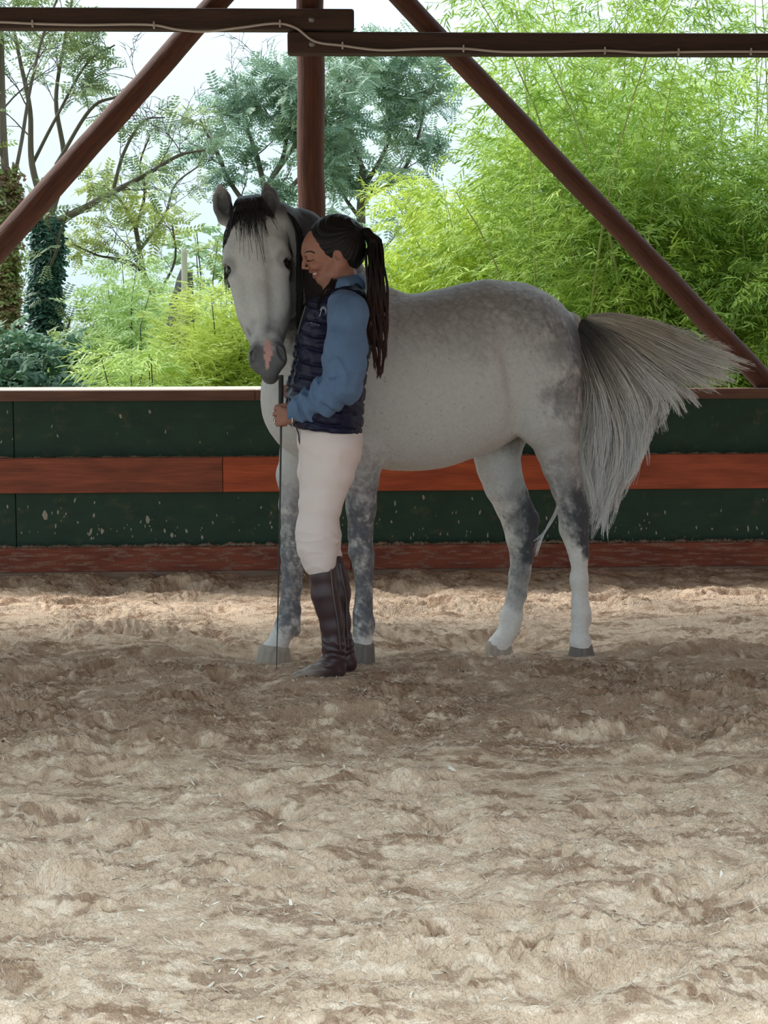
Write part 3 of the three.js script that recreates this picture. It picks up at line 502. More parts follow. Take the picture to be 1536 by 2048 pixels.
  for (const [x, y] of [[498, 402], [480, 415], [516, 412]]) marks.push([at(x, y, 5.84), 0.07, 0.9, [0.04, 0.04, 0.042], 0.3]);
  marks.push([H(1025, 845, 0), 0.1, 0.8, [0.06, 0.05, 0.05], 0.2]);
  const cellsAt = (x, y, z, s) => { x *= s; y *= s; z *= s; const ix = Math.floor(x), iy = Math.floor(y), iz = Math.floor(z); let a = 9, b = 9; for (let i = -1; i <= 1; i++) for (let j = -1; j <= 1; j++) for (let k = -1; k <= 1; k++) { const h = Math.sin((ix + i) * 127.1 + (iy + j) * 311.7 + (iz + k) * 74.7) * 43758.5453, h1 = h - Math.floor(h), h2 = h * 7.13 - Math.floor(h * 7.13), h3 = h * 13.7 - Math.floor(h * 13.7), d = (ix + i + h1 - x) ** 2 + (iy + j + h2 - y) ** 2 + (iz + k + h3 - z) ** 2; if (d < a) { b = a; a = d; } else if (d < b) b = d; } return Math.sqrt(b) - Math.sqrt(a); };
  const topY = H(900, 585).y, lowY = H(900, 800).y, kneeY = H(900, 1010).y;
  const coat = (x, y, z) => {
    let c = [0.53, 0.515, 0.505];
    const fine = n3(x * 60, y * 60, z * 60), mid = n3(x * 14, y * 14, z * 14), [a, b, cc] = inHead(x, y, z), head = a > -0.05 && a < 0.72 && Math.abs(b) < 0.15 && cc > -0.2;
    if (!head && y > kneeY) {
      const up = sstep(lowY, topY, y), net = sstep(0.26, 0.02, cellsAt(x, y, z, 21)) * (0.2 + 0.8 * up);
      const dap = net * (0.4 + 0.25 * mid) * up + 0.06 * up;
      c = c.map((v, i) => lerp(v, [0.2, 0.18, 0.16][i], clamp(dap)));
      if (Math.abs(fine) > 0.86 && mid > 0.1) c = c.map((v) => v * 0.72);
    } else if (!head) c = c.map((v, i) => lerp(v, WHITE[i], 0.8));
    for (const [p, r, s, q, rough] of marks) {
      const d = Math.sqrt((x - p.x) ** 2 + (y - p.y) ** 2 + (z - p.z) ** 2) / r;
      if (d < 1.7) { const t = clamp(s * sstep(1.6, 0.5, d + rough * (0.32 * mid + 0.26 * fine + 0.3 * n3(x * 32, y * 24, z * 32)))); c = c.map((v, i) => lerp(v, q[i], t)); }
    }
    const rx = x - horseC.x, rz = z - horseC.z, su = rx * horseF.x + rz * horseF.z, sw = rx * horseN.x + rz * horseN.z;
    for (const [side, u, v, r, s, q, rough] of stains) {
      if (side && sw * side < -0.01) continue;
      const d = Math.hypot(su - u, y - v) / r;
      if (d < 2) { const t = clamp(s * sstep(1.6, 0.45, d + rough * (0.34 * mid + 0.24 * fine + 0.34 * n3(x * 32, y * 24, z * 32)))); c = c.map((k, i) => lerp(k, q[i], t)); }
    }
    if (head) {
      c = c.map((v, i) => lerp(v, [0.51, 0.505, 0.505][i], 0.9 * sstep(0.02, 0.09, a)));
      const mz = sstep(0.43, 0.57, a + 0.05 * mid + 0.02 * fine + 0.35 * Math.max(0, Math.abs(b) - 0.03));
      c = c.map((v, i) => lerp(v, [0.095, 0.095, 0.1][i], mz * 0.95));
      const eye = Math.hypot((a - 0.222) / 1.2, Math.abs(b) - 0.1) ; c = c.map((v, i) => lerp(v, [0.07, 0.07, 0.075][i], 0.45 * sstep(0.038, 0.018, eye)));
      c = c.map((v, i) => lerp(v, [0.1, 0.1, 0.11][i], 0.6 * sstep(0.08, 0.02, a + 0.02 * mid)));
      c = c.map((v, i) => lerp(v, [0.12, 0.12, 0.13][i], 0.4 * sstep(-0.06, -0.15, cc)));
      const snip = Math.max(0, 0.016 - 0.55 * Math.abs(a - 0.565) * (a > 0.565 ? 0.35 : 0.28) ) * (1 + 0.6 * n3(x * 60, y * 60, 3)), bb = b - 0.006 + 0.14 * (a - 0.565);
      if (a > 0.515 && a < 0.62) c = c.map((v, i) => lerp(v, [0.55, 0.3, 0.27][i], sstep(1.1, 0.75, Math.abs(bb) / Math.max(1e-4, snip)) ));
    }
    return c.map((v) => v * (1 + 0.07 * fine));
  };
  const horse = thing('horse', 'pale dappled grey horse with dark knees, hocks and muzzle, head turned to the camera', 'horse', null, horseC.clone());
  const body = F.mesh(V(-0.75, -0.06, -6.85), V(1.15, 1.95, -5.5), 0.0062, coat);
  part('body', body, std([1, 1, 1], 0.62, { vertexColors: true, specularIntensity: 0.5, sheen: 0.25, sheenColor: new THREE.Color(0.8, 0.8, 0.82), sheenRoughness: 0.6 }), horse);
  // hooves
  const horn = std([1, 1, 1], 0.7, { vertexColors: true });
  for (const [cx, cy, cr, bx, by, br, w, tone] of [[1163, 1289, 22, 1164, 1318, 28, 0.115, 0], [997, 1289, 27, 999, 1316, 32, -0.115, 1], [727, 1289, 21, 727, 1332, 24, 0.1, 0], [549, 1297, 30, 547, 1330, 37, -0.09, 1]]) {
    const a = H(cx, cy, w), b = H(bx, by, w), pos = [], idx = [], col = [], n = 36, rings = [[-0.25, 0.86], [0, 1.03], [0.12, 1.04], [0.5, 0.5], [0.97, 0], [1, -0.04]];
    rings.forEach(([t, q], k) => { for (let i = 0; i < n; i++) { const an = i / n * Math.PI * 2, p = a.clone().lerp(b, t), r = hp(k < 3 ? cr * q : lerp(br, cr, q)) , toe = Math.max(0, Math.cos(an)); p.addScaledVector(horseF, Math.cos(an) * r * (1 + 0.12 * toe * t)).addScaledVector(horseN, Math.sin(an) * r * 0.92); p.y += k === 3 ? 0 : 0.004 * Math.cos(an) * (k < 3 ? 1 : 0); pos.push(p.x, p.y, p.z); const g = 0.85 + 0.2 * n2(an * 3, k) ; const q2 = tone ? [0.42 * g, 0.36 * g, 0.3 * g] : [0.19 * g, 0.16 * g, 0.14 * g]; col.push(...q2); if (k) { const u = (k - 1) * n + i, v = (k - 1) * n + (i + 1) % n; idx.push(u, v, u + n, v, v + n, u + n); } } });
    const g = new THREE.BufferGeometry(); g.setAttribute('position', new THREE.Float32BufferAttribute(pos, 3)); g.setAttribute('color', new THREE.Float32BufferAttribute(col, 3)); g.setIndex(idx); g.computeVertexNormals();
    part('hoof', g, horn, horse); flats.push([b.x, b.z, 0.08, b.y + 0.014, 0.42]); hooves.push(b);
  }
  // eyes
  for (const s of [1, -1]) { const g = new THREE.SphereGeometry(0.024, 32, 24), p = Q(0.226, 0.091 * s, -0.063); g.translate(p.x, p.y, p.z); part('eye', g, std([0.01, 0.008, 0.007], 0.2), horse); }
  // tail, mane and forelock: locks of long hair
  const r = seeded(77), j = (s) => (r() - 0.5) * 2 * s;
  const guides = [
    [[1180, 634], [1225, 632], [1310, 655], [1405, 694], [1506, 722]],
    [[1176, 640], [1225, 656], [1305, 700], [1395, 745], [1450, 768]],
    [[1166, 644], [1220, 680], [1285, 752], [1322, 806], [1322, 850]],
    [[1158, 648], [1206, 705], [1260, 800], [1276, 890], [1250, 962]],
    [[1150, 653], [1184, 720], [1220, 815], [1232, 930], [1186, 1082]],
    [[1145, 660], [1164, 730], [1174, 800], [1160, 900], [1172, 1010]]];
  const curves = [];
  for (let l = 0; l < 250; l++) {
    const s = clamp(5 * (l / 249) ** 0.92 + j(0.14), 0, 4.999), i = Math.floor(s), f = s - i, cut = (s > 3.6 ? 0.66 : 0.74) + (s > 3.6 ? 0.4 : 0.3) * r() ** 0.6, deep = j(0.05), tone = j(0.5), bend = [0, 0, j(5), j(9), j(12)];
    const lock = guides[i].map((p, k) => [lerp(p[0], guides[i + 1][k][0], f) + bend[k], lerp(p[1], guides[i + 1][k][1], f) + bend[k] * 0.7]);
    const whole = new THREE.CatmullRomCurve3(lock.map(([x, y], k) => H(x, y, deep * (0.35 + 0.25 * k) + (k === 0 ? 0 : 0.03))), false, 'centripetal');
    const ph = r() * 6.28, wave = (0.006 + 0.014 * r()) * (s > 3 ? 1.5 : 1);
    for (let q = 0; q < 18; q++) {
      const end = Math.min(1, cut * (0.82 + 0.2 * r())), ox = j(0.017), oy = j(0.017), oz = j(0.018), pts = [];
      for (let k = 0; k <= 8; k++) { const t = k / 8 * end, wv = wave * t * Math.sin(t * 9 + ph), sp = 0.55 + 0.9 * Math.sin(Math.PI * Math.min(1, t * 0.9)) - 0.5 * t, p = whole.getPointAt(t); pts.push(p.add(V(ox * sp + j(0.002) + wv, oy * sp + j(0.002) - wv * 0.8, oz * sp + wv))); }
      curves.push({ pts, w: 0.7 + 0.6 * r(), tone: tone + j(0.2) + (i >= 1 ? 0 : 0.1), s });
    }
  }
  for (let q = 0; q < 26; q++) { const o = j(4), w = -0.02 + j(0.012); curves.push({ pts: [H(1150, 780 + j(20), w), H(1140 + o, 930, w - 0.02), H(1114 + o, 1020, w - 0.03), H(1092 + o * 0.6, 1060, w - 0.03), H(1072 + o * 0.3 + j(4), 1096 + j(18), w - 0.03)], tone: 0.3, s: 4 }); }
  for (let q = 0; q < 260; q++) { const t = r(), x = lerp(1175, 1440, t), y = 627 + 8 * t + 60 * t * t, w = j(0.04); curves.push({ pts: [H(x, y + 6, w), H(x + 14, y + 2 + j(4), w + j(0.01)), H(x + 30 + j(8), y + 6 + j(8), w + j(0.02))], tone: j(0.3), s: 0.5, w: 0.6 }); }   // flyaway hair along the top
  const byS = new Map(curves.map((c) => [c.tone, c.s]));
  const tailTone = (t, tone) => { const s = byS.get(tone) ?? 3, base = s < 1.2 ? [0.56, 0.5, 0.42] : [0.33, 0.285, 0.245], tip = [0.82, 0.8, 0.77]; const rootDark = sstep(0.44, 0.1, t) * sstep(0.6, 1.8, s) * sstep(5.2, 4.2, s) * 0.92, k = sstep(0.28, 0.8, t + tone * 0.45 + 0.08 * (s - 3)); return [0, 1, 2].map((i) => clamp(lerp(lerp(base[i], tip[i], k), 0.045, rootDark) * (1 + tone * 0.55), 0.02, 0.85)); };
  const hairMat = (rough = 0.5) => std([1, 1, 1], rough, { vertexColors: true, specularIntensity: 0.6 });
  const tail = part('tail', hairs(curves, 0.0014, 0.0005, 14, tailTone), hairMat(0.5), horse); tail.userData.label = 'long flowing cream and white tail, dark at the root';
  const maneCurves = [], black = (t, tone) => { const k = 1 + tone; return [0.022 * k, 0.02 * k, 0.021 * k]; };
  const crestLine = new THREE.CatmullRomCurve3([at(556, 416, 5.9), at(585, 424, 5.98), at(612, 440, 6.03), at(645, 466, 6.1), at(700, 545, 6.2)], false, 'centripetal');
  for (let l = 0; l < 1100; l++) {
    const t = r(), p = crestLine.getPointAt(t), x = p.x, d = -p.z, len = 0.22 + 0.22 * r(), X = Math.max(x + 0.012, at(600, 500, d).x), q = (dx, dy, dz) => V(X + dx + j(0.012), p.y + dy, -d + dz + j(0.008));
    maneCurves.push({ pts: [p.clone().add(V(j(0.012), -0.012 + j(0.006), -0.015 + j(0.01))), V(lerp(x, X, 0.4), p.y - 0.015, -d + 0.05), q(0, -0.09, 0.075), q(0.004, -len * 0.65, 0.09), q(0.0, -len, 0.09)], tone: j(0.5), w: 0.8 + 0.7 * r() });
  }
  const mane = part('mane', hairs(maneCurves, 0.0017, 0.0007, 14, black), hairMat(0.42), horse); mane.userData.label = 'black mane';
  const lockCurves = [];
  for (let l = 0; l < 520; l++) {
    const b0 = j(0.045), side = j(1), as = Math.abs(side), outer = as > 0.45, len = outer ? 0.16 + 0.12 * r() : (0.05 + 0.1 * r() * r()) * (r() < 0.12 ? 1.8 : 1), b1 = outer ? Math.sign(side) * (0.085 + 0.045 * as + j(0.008)) : side * 0.14;
    const c1 = outer ? -0.058 - 0.05 * as : 0.004;
    lockCurves.push({ pts: [Q(-0.005 + j(0.01), b0 * 0.6, -0.17), Q(-0.042 + j(0.004), b0 * 0.75, -0.115), Q(-0.04 + j(0.004), b0 * 0.85, -0.06), Q(0.0, lerp(b0, b1, 0.12), -0.012 + j(0.006)), Q(0.03, lerp(b0, b1, 0.3), -0.002 - 0.02 * as), Q(0.015 + len * 0.5, lerp(b0, b1, 0.8), lerp(0, c1, 0.55) + 0.004), Q(0.015 + len, b1 * 0.97, c1 + 0.004)], tone: j(0.5), w: 0.7 + 0.7 * r() });
  }
  const forelock = part('forelock', hairs(lockCurves, 0.0019, 0.0006, 16, black), hairMat(0.42), horse); forelock.userData.label = 'black forelock between the ears';
}
// ------------------------------------------------------------------ the woman
const EMBLEM = [];
{
  const D = 5.72, W = (px, py, dd = 0) => at(px, py, D + dd), wp = (px) => px * D / FOCAL, r = seeded(91), j = (s) => (r() - 0.5) * 2 * s;
  const woman = thing('person', 'dark-haired woman in navy vest, blue sweatshirt, white breeches and tall boots beside the horse', 'person', null, W(655, 1350).setY(0));
  const chain = (F, list, k) => F.chain(list.map(([x, y, rr, dd = 0]) => [W(x, y, dd), wp(rr)]), k);
  const wide = (F, m, dd = 0) => { F.squash = m ? { n: [0, 0, 1], c: W(650, 700, dd).toArray(), m } : null; };
  const skinCol = (x, y, z) => { const k = 1 + 0.05 * n3(x * 50, y * 50, z * 50); return [0.33 * k, 0.155 * k, 0.112 * k]; };
  // --- body: head and neck
  const B = new Field();
  B.egg(W(669, 487), [wp(53), wp(52), 0.072], 0.02);
  B.egg(W(640, 500), [wp(37), wp(40), 0.06], 0.02);
  chain(B, [[650, 505, 28], [650, 538, 21]], 0.02);
  chain(B, [[632, 540, 10.5], [640, 553, 10]], 0.014);
  for (const s of [1, -1]) {
    chain(B, [[680, 525, 17, 0.05 * s], [668, 547, 13, 0.046 * s], [646, 560, 8, 0.014 * s]], 0.018);
    B.egg(W(633, 531, 0.037 * s), [wp(13), wp(10), 0.02], 0.014);
    chain(B, [[609.5, 506, 4.6, 0.01 * s], [616, 504.5, 5, 0.033 * s], [624, 507, 4, 0.046 * s]], 0.012);
    B.egg(W(613.5, 516.5, 0.026 * s), [wp(4.5), wp(3.6), 0.01], 0.009, null, -1);
    B.egg(W(621, 518.5, 0.034 * s), [wp(6.6), wp(5), 0.0125], 0.003);
    chain(B, [[613, 537, 3.1, 0.0085 * s], [617.5, 536, 3.5, 0.0115 * s]], 0.004);
    B.egg(W(613.5, 540, 0.0085 * s), [wp(2.4), wp(1.5), 0.003], 0.002, null, -1);
    // ear
    B.egg(W(676, 513, 0.075 * s), [wp(10), wp(14), 0.008], 0.005, [V(0.96, 0.28, 0), V(-0.28, 0.96, 0), V(0, 0, 1)]);
    B.egg(W(674.5, 511.5, 0.083 * s), [wp(6), wp(9), 0.0075], 0.003, [V(0.96, 0.28, 0), V(-0.28, 0.96, 0), V(0, 0, 1)], -1);
    B.egg(W(672.5, 526, 0.071 * s), [wp(4.2), wp(4.5), 0.007], 0.004);
    chain(B, [[621.5, 543.5, 3.6, 0], [625.5, 543, 3.6, 0.016 * s], [636, 541.5, 2.6, 0.031 * s]], 0.004);
    chain(B, [[629.5, 553.5, 3.9, 0], [632, 552.8, 3.7, 0.014 * s], [639, 546.5, 2.4, 0.029 * s]], 0.004);
    const g = new Field(); g.limb(W(622, 548.6, 0), W(638, 544.2, 0.034 * s), wp(2.1), wp(0.8)); B.cut(g.p[0].f, 0.0015);
    const g2 = new Field(); g2.limb(W(622, 537, 0.02 * s), W(641, 547, 0.041 * s), wp(1.2), wp(1.2)); B.cut(g2.p[0].f, 0.008);
  }
  chain(B, [[611.5, 513, 3.4], [608, 526, 3.7], [607.3, 534.5, 4.6]], 0.007);
  chain(B, [[641.5, 561.5, 7.2], [640.5, 562, 6.5]], 0.01);
  wide(B, 1.1); chain(B, [[676, 535, 34], [683, 575, 34], [688, 612, 40]], 0.02); wide(B);
  const onSkin = (F, x, y, out = 0) => { let d = D - 0.35; for (let i = 0; i < 90; i++) { const p = at(x, y, d), v = F.eval(F.p, p.x, p.y, p.z); if (v < 0.0004) break; d += Math.max(0.0006, v * 0.6); } return at(x, y, d - out); };
  const lipTone = (x, y) => { const q = (a, b, c, d) => { const A = W(a, b), C = W(c, d), t = clamp(((x - A.x) * (C.x - A.x) + (y - A.y) * (C.y - A.y)) / ((C.x - A.x) ** 2 + (C.y - A.y) ** 2)); return Math.hypot(x - lerp(A.x, C.x, t), y - lerp(A.y, C.y, t)); }; return sstep(0.0072, 0.0042, Math.min(q(620, 544.5, 635, 542), q(629, 553.5, 638, 547.5))); };
  const headGeo = B.mesh(V(W(596, 700).x, W(690, 625).y, -D - 0.13), V(W(740, 430).x, W(690, 422).y, -D + 0.13), 0.0029, (x, y, z) => {
    let c = skinCol(x, y, z); const lip = lipTone(x, y); c = c.map((v, i) => lerp(v, [0.27, 0.085, 0.075][i], lip * 0.75));
    const blush = sstep(0.03, 0.01, Math.hypot(x - W(632, 533).x, y - W(632, 533).y)); c = c.map((v, i) => lerp(v, [0.36, 0.145, 0.108][i], blush * 0.4));
    return c; });
  // --- hands: the near one closed round the whip, the far one laid on the horse
  const hand = new Field(), hd = -0.1;
  chain(hand, [[600, 825, 14, hd], [580, 829, 13.5, hd]], 0.01);
  for (const [y0, y1] of [[823, 820], [829, 829], [835, 839], [838, 846]]) chain(hand, [[581, y0, 9.5, hd + 0.002], [559, y1, 6, hd - 0.003]], 0.008);
  const knuckles = [[553, 817, 4.3], [550.5, 827.5, 4.5], [552, 838.5, 4.3], [556, 848, 3.9]];
  knuckles.forEach(([x, y, q], i) => chain(hand, [[x + 7, y - 1, q + 0.6, hd - 0.004], [x - 0.5, y, q, hd + 0.004], [x - 1.5, y + 1.5, q - 0.3, hd + 0.028], [x + 7, y + 2.5, q - 0.7, hd + 0.042], [x + 16, y + 2, q - 1.1, hd + 0.034]], 0.0022));
  chain(hand, [[584, 820, 8, hd + 0.008], [573, 813, 6, hd + 0.024], [562, 811, 5, hd + 0.034], [553, 814, 4.2, hd + 0.03]], 0.006);
  const handGeo = hand.mesh(V(W(535, 800).x, W(560, 868).y, -D - hd - 0.09), V(W(612, 800).x, W(560, 800).y, -D - hd + 0.06), 0.0017, skinCol);
  const hand2 = new Field(), h2 = 0.125;
  chain(hand2, [[628, 785, 13, h2], [610, 783, 13, h2]], 0.012);
  for (const [y, l] of [[775, 30], [781, 33], [788, 31], [794, 25]]) chain(hand2, [[612, y, 6, h2], [596, y - 1, 5.2, h2 + 0.004], [596 - l * 0.5, y - 2, 4.8, h2 + 0.01], [596 - l, y - 1, 3.8, h2 + 0.014]], 0.005);
  chain(hand2, [[618, 776, 7, h2], [606, 766, 5.5, h2], [592, 762, 4.5, h2 + 0.004]], 0.008);
  const hand2Geo = hand2.mesh(V(W(550, 800).x, W(560, 815).y, -D - h2 - 0.06), V(W(645, 800).x, W(560, 750).y, -D - h2 + 0.06), 0.003, skinCol);
  const inner = new Field();
  wide(inner, 0.72); chain(inner, [[690, 600, 30], [674, 640, 48], [664, 720, 52], [660, 800, 48], [660, 880, 52]], 0.05); wide(inner);
  chain(inner, [[694, 622, 22, -0.16], [690, 760, 20, -0.19], [600, 826, 12, -0.1]], 0.03); chain(inner, [[692, 622, 20, 0.11], [680, 750, 18, 0.12], [626, 785, 12, 0.125]], 0.03);
  chain(inner, [[662, 900, 38, -0.08], [638, 1060, 24, -0.085], [648, 1150, 13, -0.085], [667, 1300, 12, -0.085]], 0.02); chain(inner, [[648, 900, 38, 0.085], [641, 1004, 26, 0.09], [652, 1080, 20, 0.09], [668, 1135, 12, 0.085], [684, 1300, 10, 0.075]], 0.02);
  const innerGeo = inner.mesh(V(-0.5, 0, -D - 0.35), V(0.05, 1.45, -D + 0.35), 0.012, skinCol);
  const skin = std([1, 1, 1], 0.5, { vertexColors: true, specularIntensity: 0.5, sheen: 0.1 });
  part('body', mergeGeometries([headGeo, handGeo, hand2Geo, innerGeo]), skin, woman);
  // eyes (lowered lids), brows, teeth
  for (const s of [-1, 1]) {
    const lash = [], brow = [], lid = (p) => { const q = p.clone(); if (s < 0) q.z = -2 * D - p.z; return q; };   // the far side mirrors the near one
    for (let i = 0; i < 22; i++) { const t = i / 21, x = lerp(615, 627.5, t), y = 520.5 + 1.8 * Math.sin(t * 3.14) - 1.5 * t, p = onSkin(B, x, y, 0.0003); lash.push({ pts: [p, p.clone().add(V(-0.001, -0.0014, 0.002)), p.clone().add(V(-0.0045, -0.0035, 0.004))].map(lid), w: 1 }); }
    for (let i = 0; i < 70; i++) { const t = r() ** 0.8, x = lerp(607.5, 627, t), y = 506.5 - 5.2 * Math.sin(0.35 + t * 2.2) + 1.6 + j(0.9), p = onSkin(B, x, y, 0.0002), q = onSkin(B, x + 3.2, y - 0.6 + 1.4 * t, 0.0012); brow.push({ pts: [p, p.clone().lerp(q, 0.5).add(V(0, 0, 0.0006)), q].map(lid), w: 1 }); }
    part('eyelashes', hairs(lash, 0.0011, 0.0004, 4), std([0.012, 0.01, 0.01], 0.6), woman);
    part('eyebrow', hairs(brow, 0.0011, 0.0005, 4), std([0.02, 0.014, 0.012], 0.7), woman);
  }
  { const g = new THREE.SphereGeometry(1, 24, 16); g.scale(wp(6), wp(3.6), 0.026); g.rotateZ(0.3); const p = W(631.5, 547.5, 0); g.translate(p.x, p.y, p.z); part('teeth', g, std([0.72, 0.68, 0.62], 0.3), woman); }
  // --- hair drawn back to a high ponytail
  const hairF = new Field(), base = W(718, 464);
  hairF.egg(W(673, 484), [wp(57.5), wp(55), 0.081], 0.02);
  hairF.egg(W(696, 508), [wp(32), wp(32), 0.07], 0.03);
  chain(hairF, [[700, 470, 24], [716, 465, 10]], 0.03);
  const plane = (x0, y0, x1, y1) => { const a = W(x0, y0), b = W(x1, y1), n = V(-(b.y - a.y), b.x - a.x, 0).normalize(), d = n.dot(a); return (x, y, z) => n.x * x + n.y * y - d; };
  { const p1 = plane(606, 463, 634, 497), p2 = plane(630, 490, 660, 517), p3 = plane(655, 516, 705, 536); hairF.cut((x, y) => p1(x, y), 0.006); const p4 = plane(612, 464, 664, 524); hairF.cut((x, y) => p4(x, y), 0.006); hairF.cut((x, y) => p3(x, y), 0.006); }
  hairF.relief((x, y, z) => { const dx = x - base.x, dy = y - base.y, dz = z - base.z, a = Math.atan2(dy, Math.hypot(dx, 0.01)) * 30 + dz * 260; return 0.0009 * Math.sin(a) + 0.0006 * Math.sin(a * 2.7 + 1) + 0.0006 * n3(x * 30, y * 30, z * 30); });
  const hairMat = std([0.011, 0.009, 0.0085], 0.5, { specularIntensity: 0.4 });
  const hair = part('hair', hairF.mesh(V(W(600, 0).x, W(690, 545).y, -D - 0.12), V(W(735, 0).x, W(690, 422).y, -D + 0.12), 0.0028), hairMat, woman); hair.userData.label = 'dark hair drawn back smoothly';
  { const pts = [], n = 26; for (let i = 0; i <= n; i++) { const a = i / n * 6.283; pts.push(W(717 + 2.5 * Math.cos(a), 464, 0).add(V(0, wp(9.5) * Math.cos(a), wp(9.5) * Math.sin(a)))); } part('hair_tie', tube(pts, pts.map(() => 0.0045), 8, 0, false), std([0.015, 0.013, 0.016], 0.8), hair); }
  const pony = [];
  for (let i = 0; i < 1500; i++) {
    const u = j(1), side = j(1), len = 585 + 175 * r() ** 0.75 * (1 - 0.25 * u * u), z = side * 0.032, f = (y) => clamp((y - 490) / 200), path = [[712, 464 + 5 * u], [735, 465 + 6 * u], [749 + 13 * u, 484 - 6 * u]];
    const stops = [[505, 751, 16], [530, 752, 18], [575, 753, 20], [620, 754, 21], [665, 757, 20], [710, 759, 16], [760, 758, 8]], bow = (y, c, w) => [c + w * u + j(1.5) + 3.5 * Math.sin(y * 0.04 + Math.round(u * 5) * 1.7 + u), y];
    let n = 1; for (const [y, c, w] of stops) if (y < len - 12) { path.push(bow(y, c, w)); n++; }
    const [ya, ca, wa] = stops[Math.max(0, n - 2)], [yb, cb, wb] = stops[Math.min(stops.length - 1, n - 1)], f2 = clamp((len - ya) / Math.max(1, yb - ya)); path.push(bow(len, lerp(ca, cb, f2), lerp(wa, wb, f2) * 0.8));
    pony.push({ pts: path.map(([x, y], q) => W(x, y, z * (0.3 + 0.25 * Math.min(q, 4)) - 0.015 * Math.min(q, 5) + j(0.003))), w: 0.7 + 0.6 * r(), tone: j(0.5) });
  }
  const core = new Field(); chain(core, [[716, 465, 7, -0.002], [734, 465, 7.5, -0.012], [748, 484, 12, -0.03], [752, 540, 14, -0.05], [754, 620, 13, -0.06], [756, 690, 6, -0.06]], 0.02);
  for (let i = 0; i < 46; i++) { const x = 648 + j(14), l = 60 + 50 * r(); pony.push({ pts: [W(668 + j(6), 560 + j(5), -0.085), W(x + 4, 590, -0.115), W(x - 6, 590 + l * 0.5, -0.135), W(x - 16 + j(4), 590 + l, -0.13)], w: 0.8, tone: j(0.4) }); }
  const ponytail = part('ponytail', hairs(pony, 0.0016, 0.0007, 20, (t, tone) => { const k = 1 + tone, q = sstep(0.45, 1, t); return [lerp(0.016, 0.06, q) * k, lerp(0.012, 0.024, q) * k, lerp(0.011, 0.018, q) * k]; }), std([1, 1, 1], 0.4, { vertexColors: true, specularIntensity: 0.6 }), woman); part('ponytail_core', core.mesh(V(W(700, 0).x, W(690, 720).y, -D - 0.12), V(W(790, 0).x, W(690, 440).y, -D + 0.2), 0.006), hairMat, ponytail); ponytail.userData.label = 'long dark ponytail, reddish at the ends';
  // --- sweatshirt: sleeves, cuffs and a soft hood at the neck
  const along = (a, b) => { const d = b.clone().sub(a), l = d.length(); d.divideScalar(l); return (x, y, z) => [(x - a.x) * d.x + (y - a.y) * d.y + (z - a.z) * d.z, l]; };
  const foreA = along(W(690, 768, -0.2), W(580, 829, -0.1)), upA = along(W(697, 620, -0.17), W(690, 768, -0.2));
  const S = new Field();
  chain(S, [[690, 612, 30, -0.13], [697, 632, 37, -0.165], [692, 690, 37.5, -0.185], [690, 740, 37, -0.195], [686, 768, 33, -0.2]], 0.03);
  chain(S, [[687, 770, 33, -0.2], [650, 793, 33, -0.175], [618, 812, 28.5, -0.14], [597, 824, 22, -0.115]], 0.025);
  chain(S, [[593, 825, 18.5, -0.112], [590, 826, 15.8, -0.11], [577.5, 829, 16.2, -0.1]], 0.004);
  chain(S, [[690, 612, 28, 0.095], [694, 640, 30, 0.11], [688, 740, 28, 0.115], [640, 783, 20, 0.122], [622, 785, 15, 0.125]], 0.03);
  wide(S, 0.62); chain(S, [[706, 572, 22], [694, 590, 32]], 0.03); wide(S);
  for (const s of [-1, 1]) chain(S, [[712, 566, 16, 0.03 * s], [690, 574, 17, 0.07 * s], [664, 590, 13, 0.055 * s]], 0.02);
  { const g = new Field(); g.limb(W(684, 552, 0), W(688, 600, 0), wp(30), wp(28)); S.cut(g.p[0].f, 0.008); }
  S.relief((x, y, z) => {
    const [t, l] = foreA(x, y, z), [u] = upA(x, y, z), q = t / l, m = sstep(-0.02, 0.25, q) * sstep(0.93, 0.75, q) * sstep(-0.02, 0.03, z + D), n = n3(x * 8, y * 8, z * 8);
    const folds = Math.sin(t * 150 + 3.2 * n + (z + D) * 22 + (y * 30)) * 0.009 * m * (0.55 + 0.6 * n3(x * 11 + 4, y * 11, z * 11));
    const cuff = q > 0.91 ? 0.0007 * Math.sin(Math.atan2(y - W(580, 829).y, z + D + hd) * 46) : 0;
    const elbow = 0.006 * sstep(0.05, 0.015, Math.hypot(x - W(668, 752).x, y - W(668, 752).y) ) * sstep(-0.14, -0.18, -(z + D)) * 0;
    const near = (a, b, q2) => sstep(q2, q2 * 0.3, Math.hypot(x - W(a, b).x, y - W(a, b).y)), rid = (k, s1) => (1 - Math.abs(n3(x * k + s1, y * k * 0.8, z * k))) ** 5, creases = -0.009 * rid(8, 3) * near(665, 745, 0.1) - 0.007 * rid(7, 9) * near(680, 625, 0.1) - 0.005 * rid(5, 5);
    return folds + cuff + creases + 0.0055 * n3(x * 10, y * 6, z * 10) + 0.0025 * Math.sin(u * 60 + 4 * n) * sstep(0.03, 0.2, u);
  });
  const knit = texture(128, 128, (u, v) => { const h = 0.5 + 0.35 * Math.sin(u * 200) * Math.sin(v * 200) + 0.15 * n2(u * 60, v * 60); return [h, h, h]; }, false);
  part('sweatshirt', S.mesh(V(W(570, 0).x, W(600, 862).y, -D - 0.2), V(W(745, 0).x, W(690, 535).y, -D + 0.3), 0.004, (x, y, z) => { const k = 1 + 0.07 * n3(x * 90, y * 90, z * 90) + 0.05 * n3(x * 20, y * 20, z * 20); return [0.1 * k, 0.165 * k, 0.285 * k]; }), std([1, 1, 1], 0.88, { vertexColors: true, sheen: 0.3, sheenColor: new THREE.Color(0.4, 0.5, 0.65), sheenRoughness: 0.7 }), woman).userData.label = 'dusty blue sweatshirt, sleeves and hood';
  // --- quilted navy vest
  const Q2 = new Field();
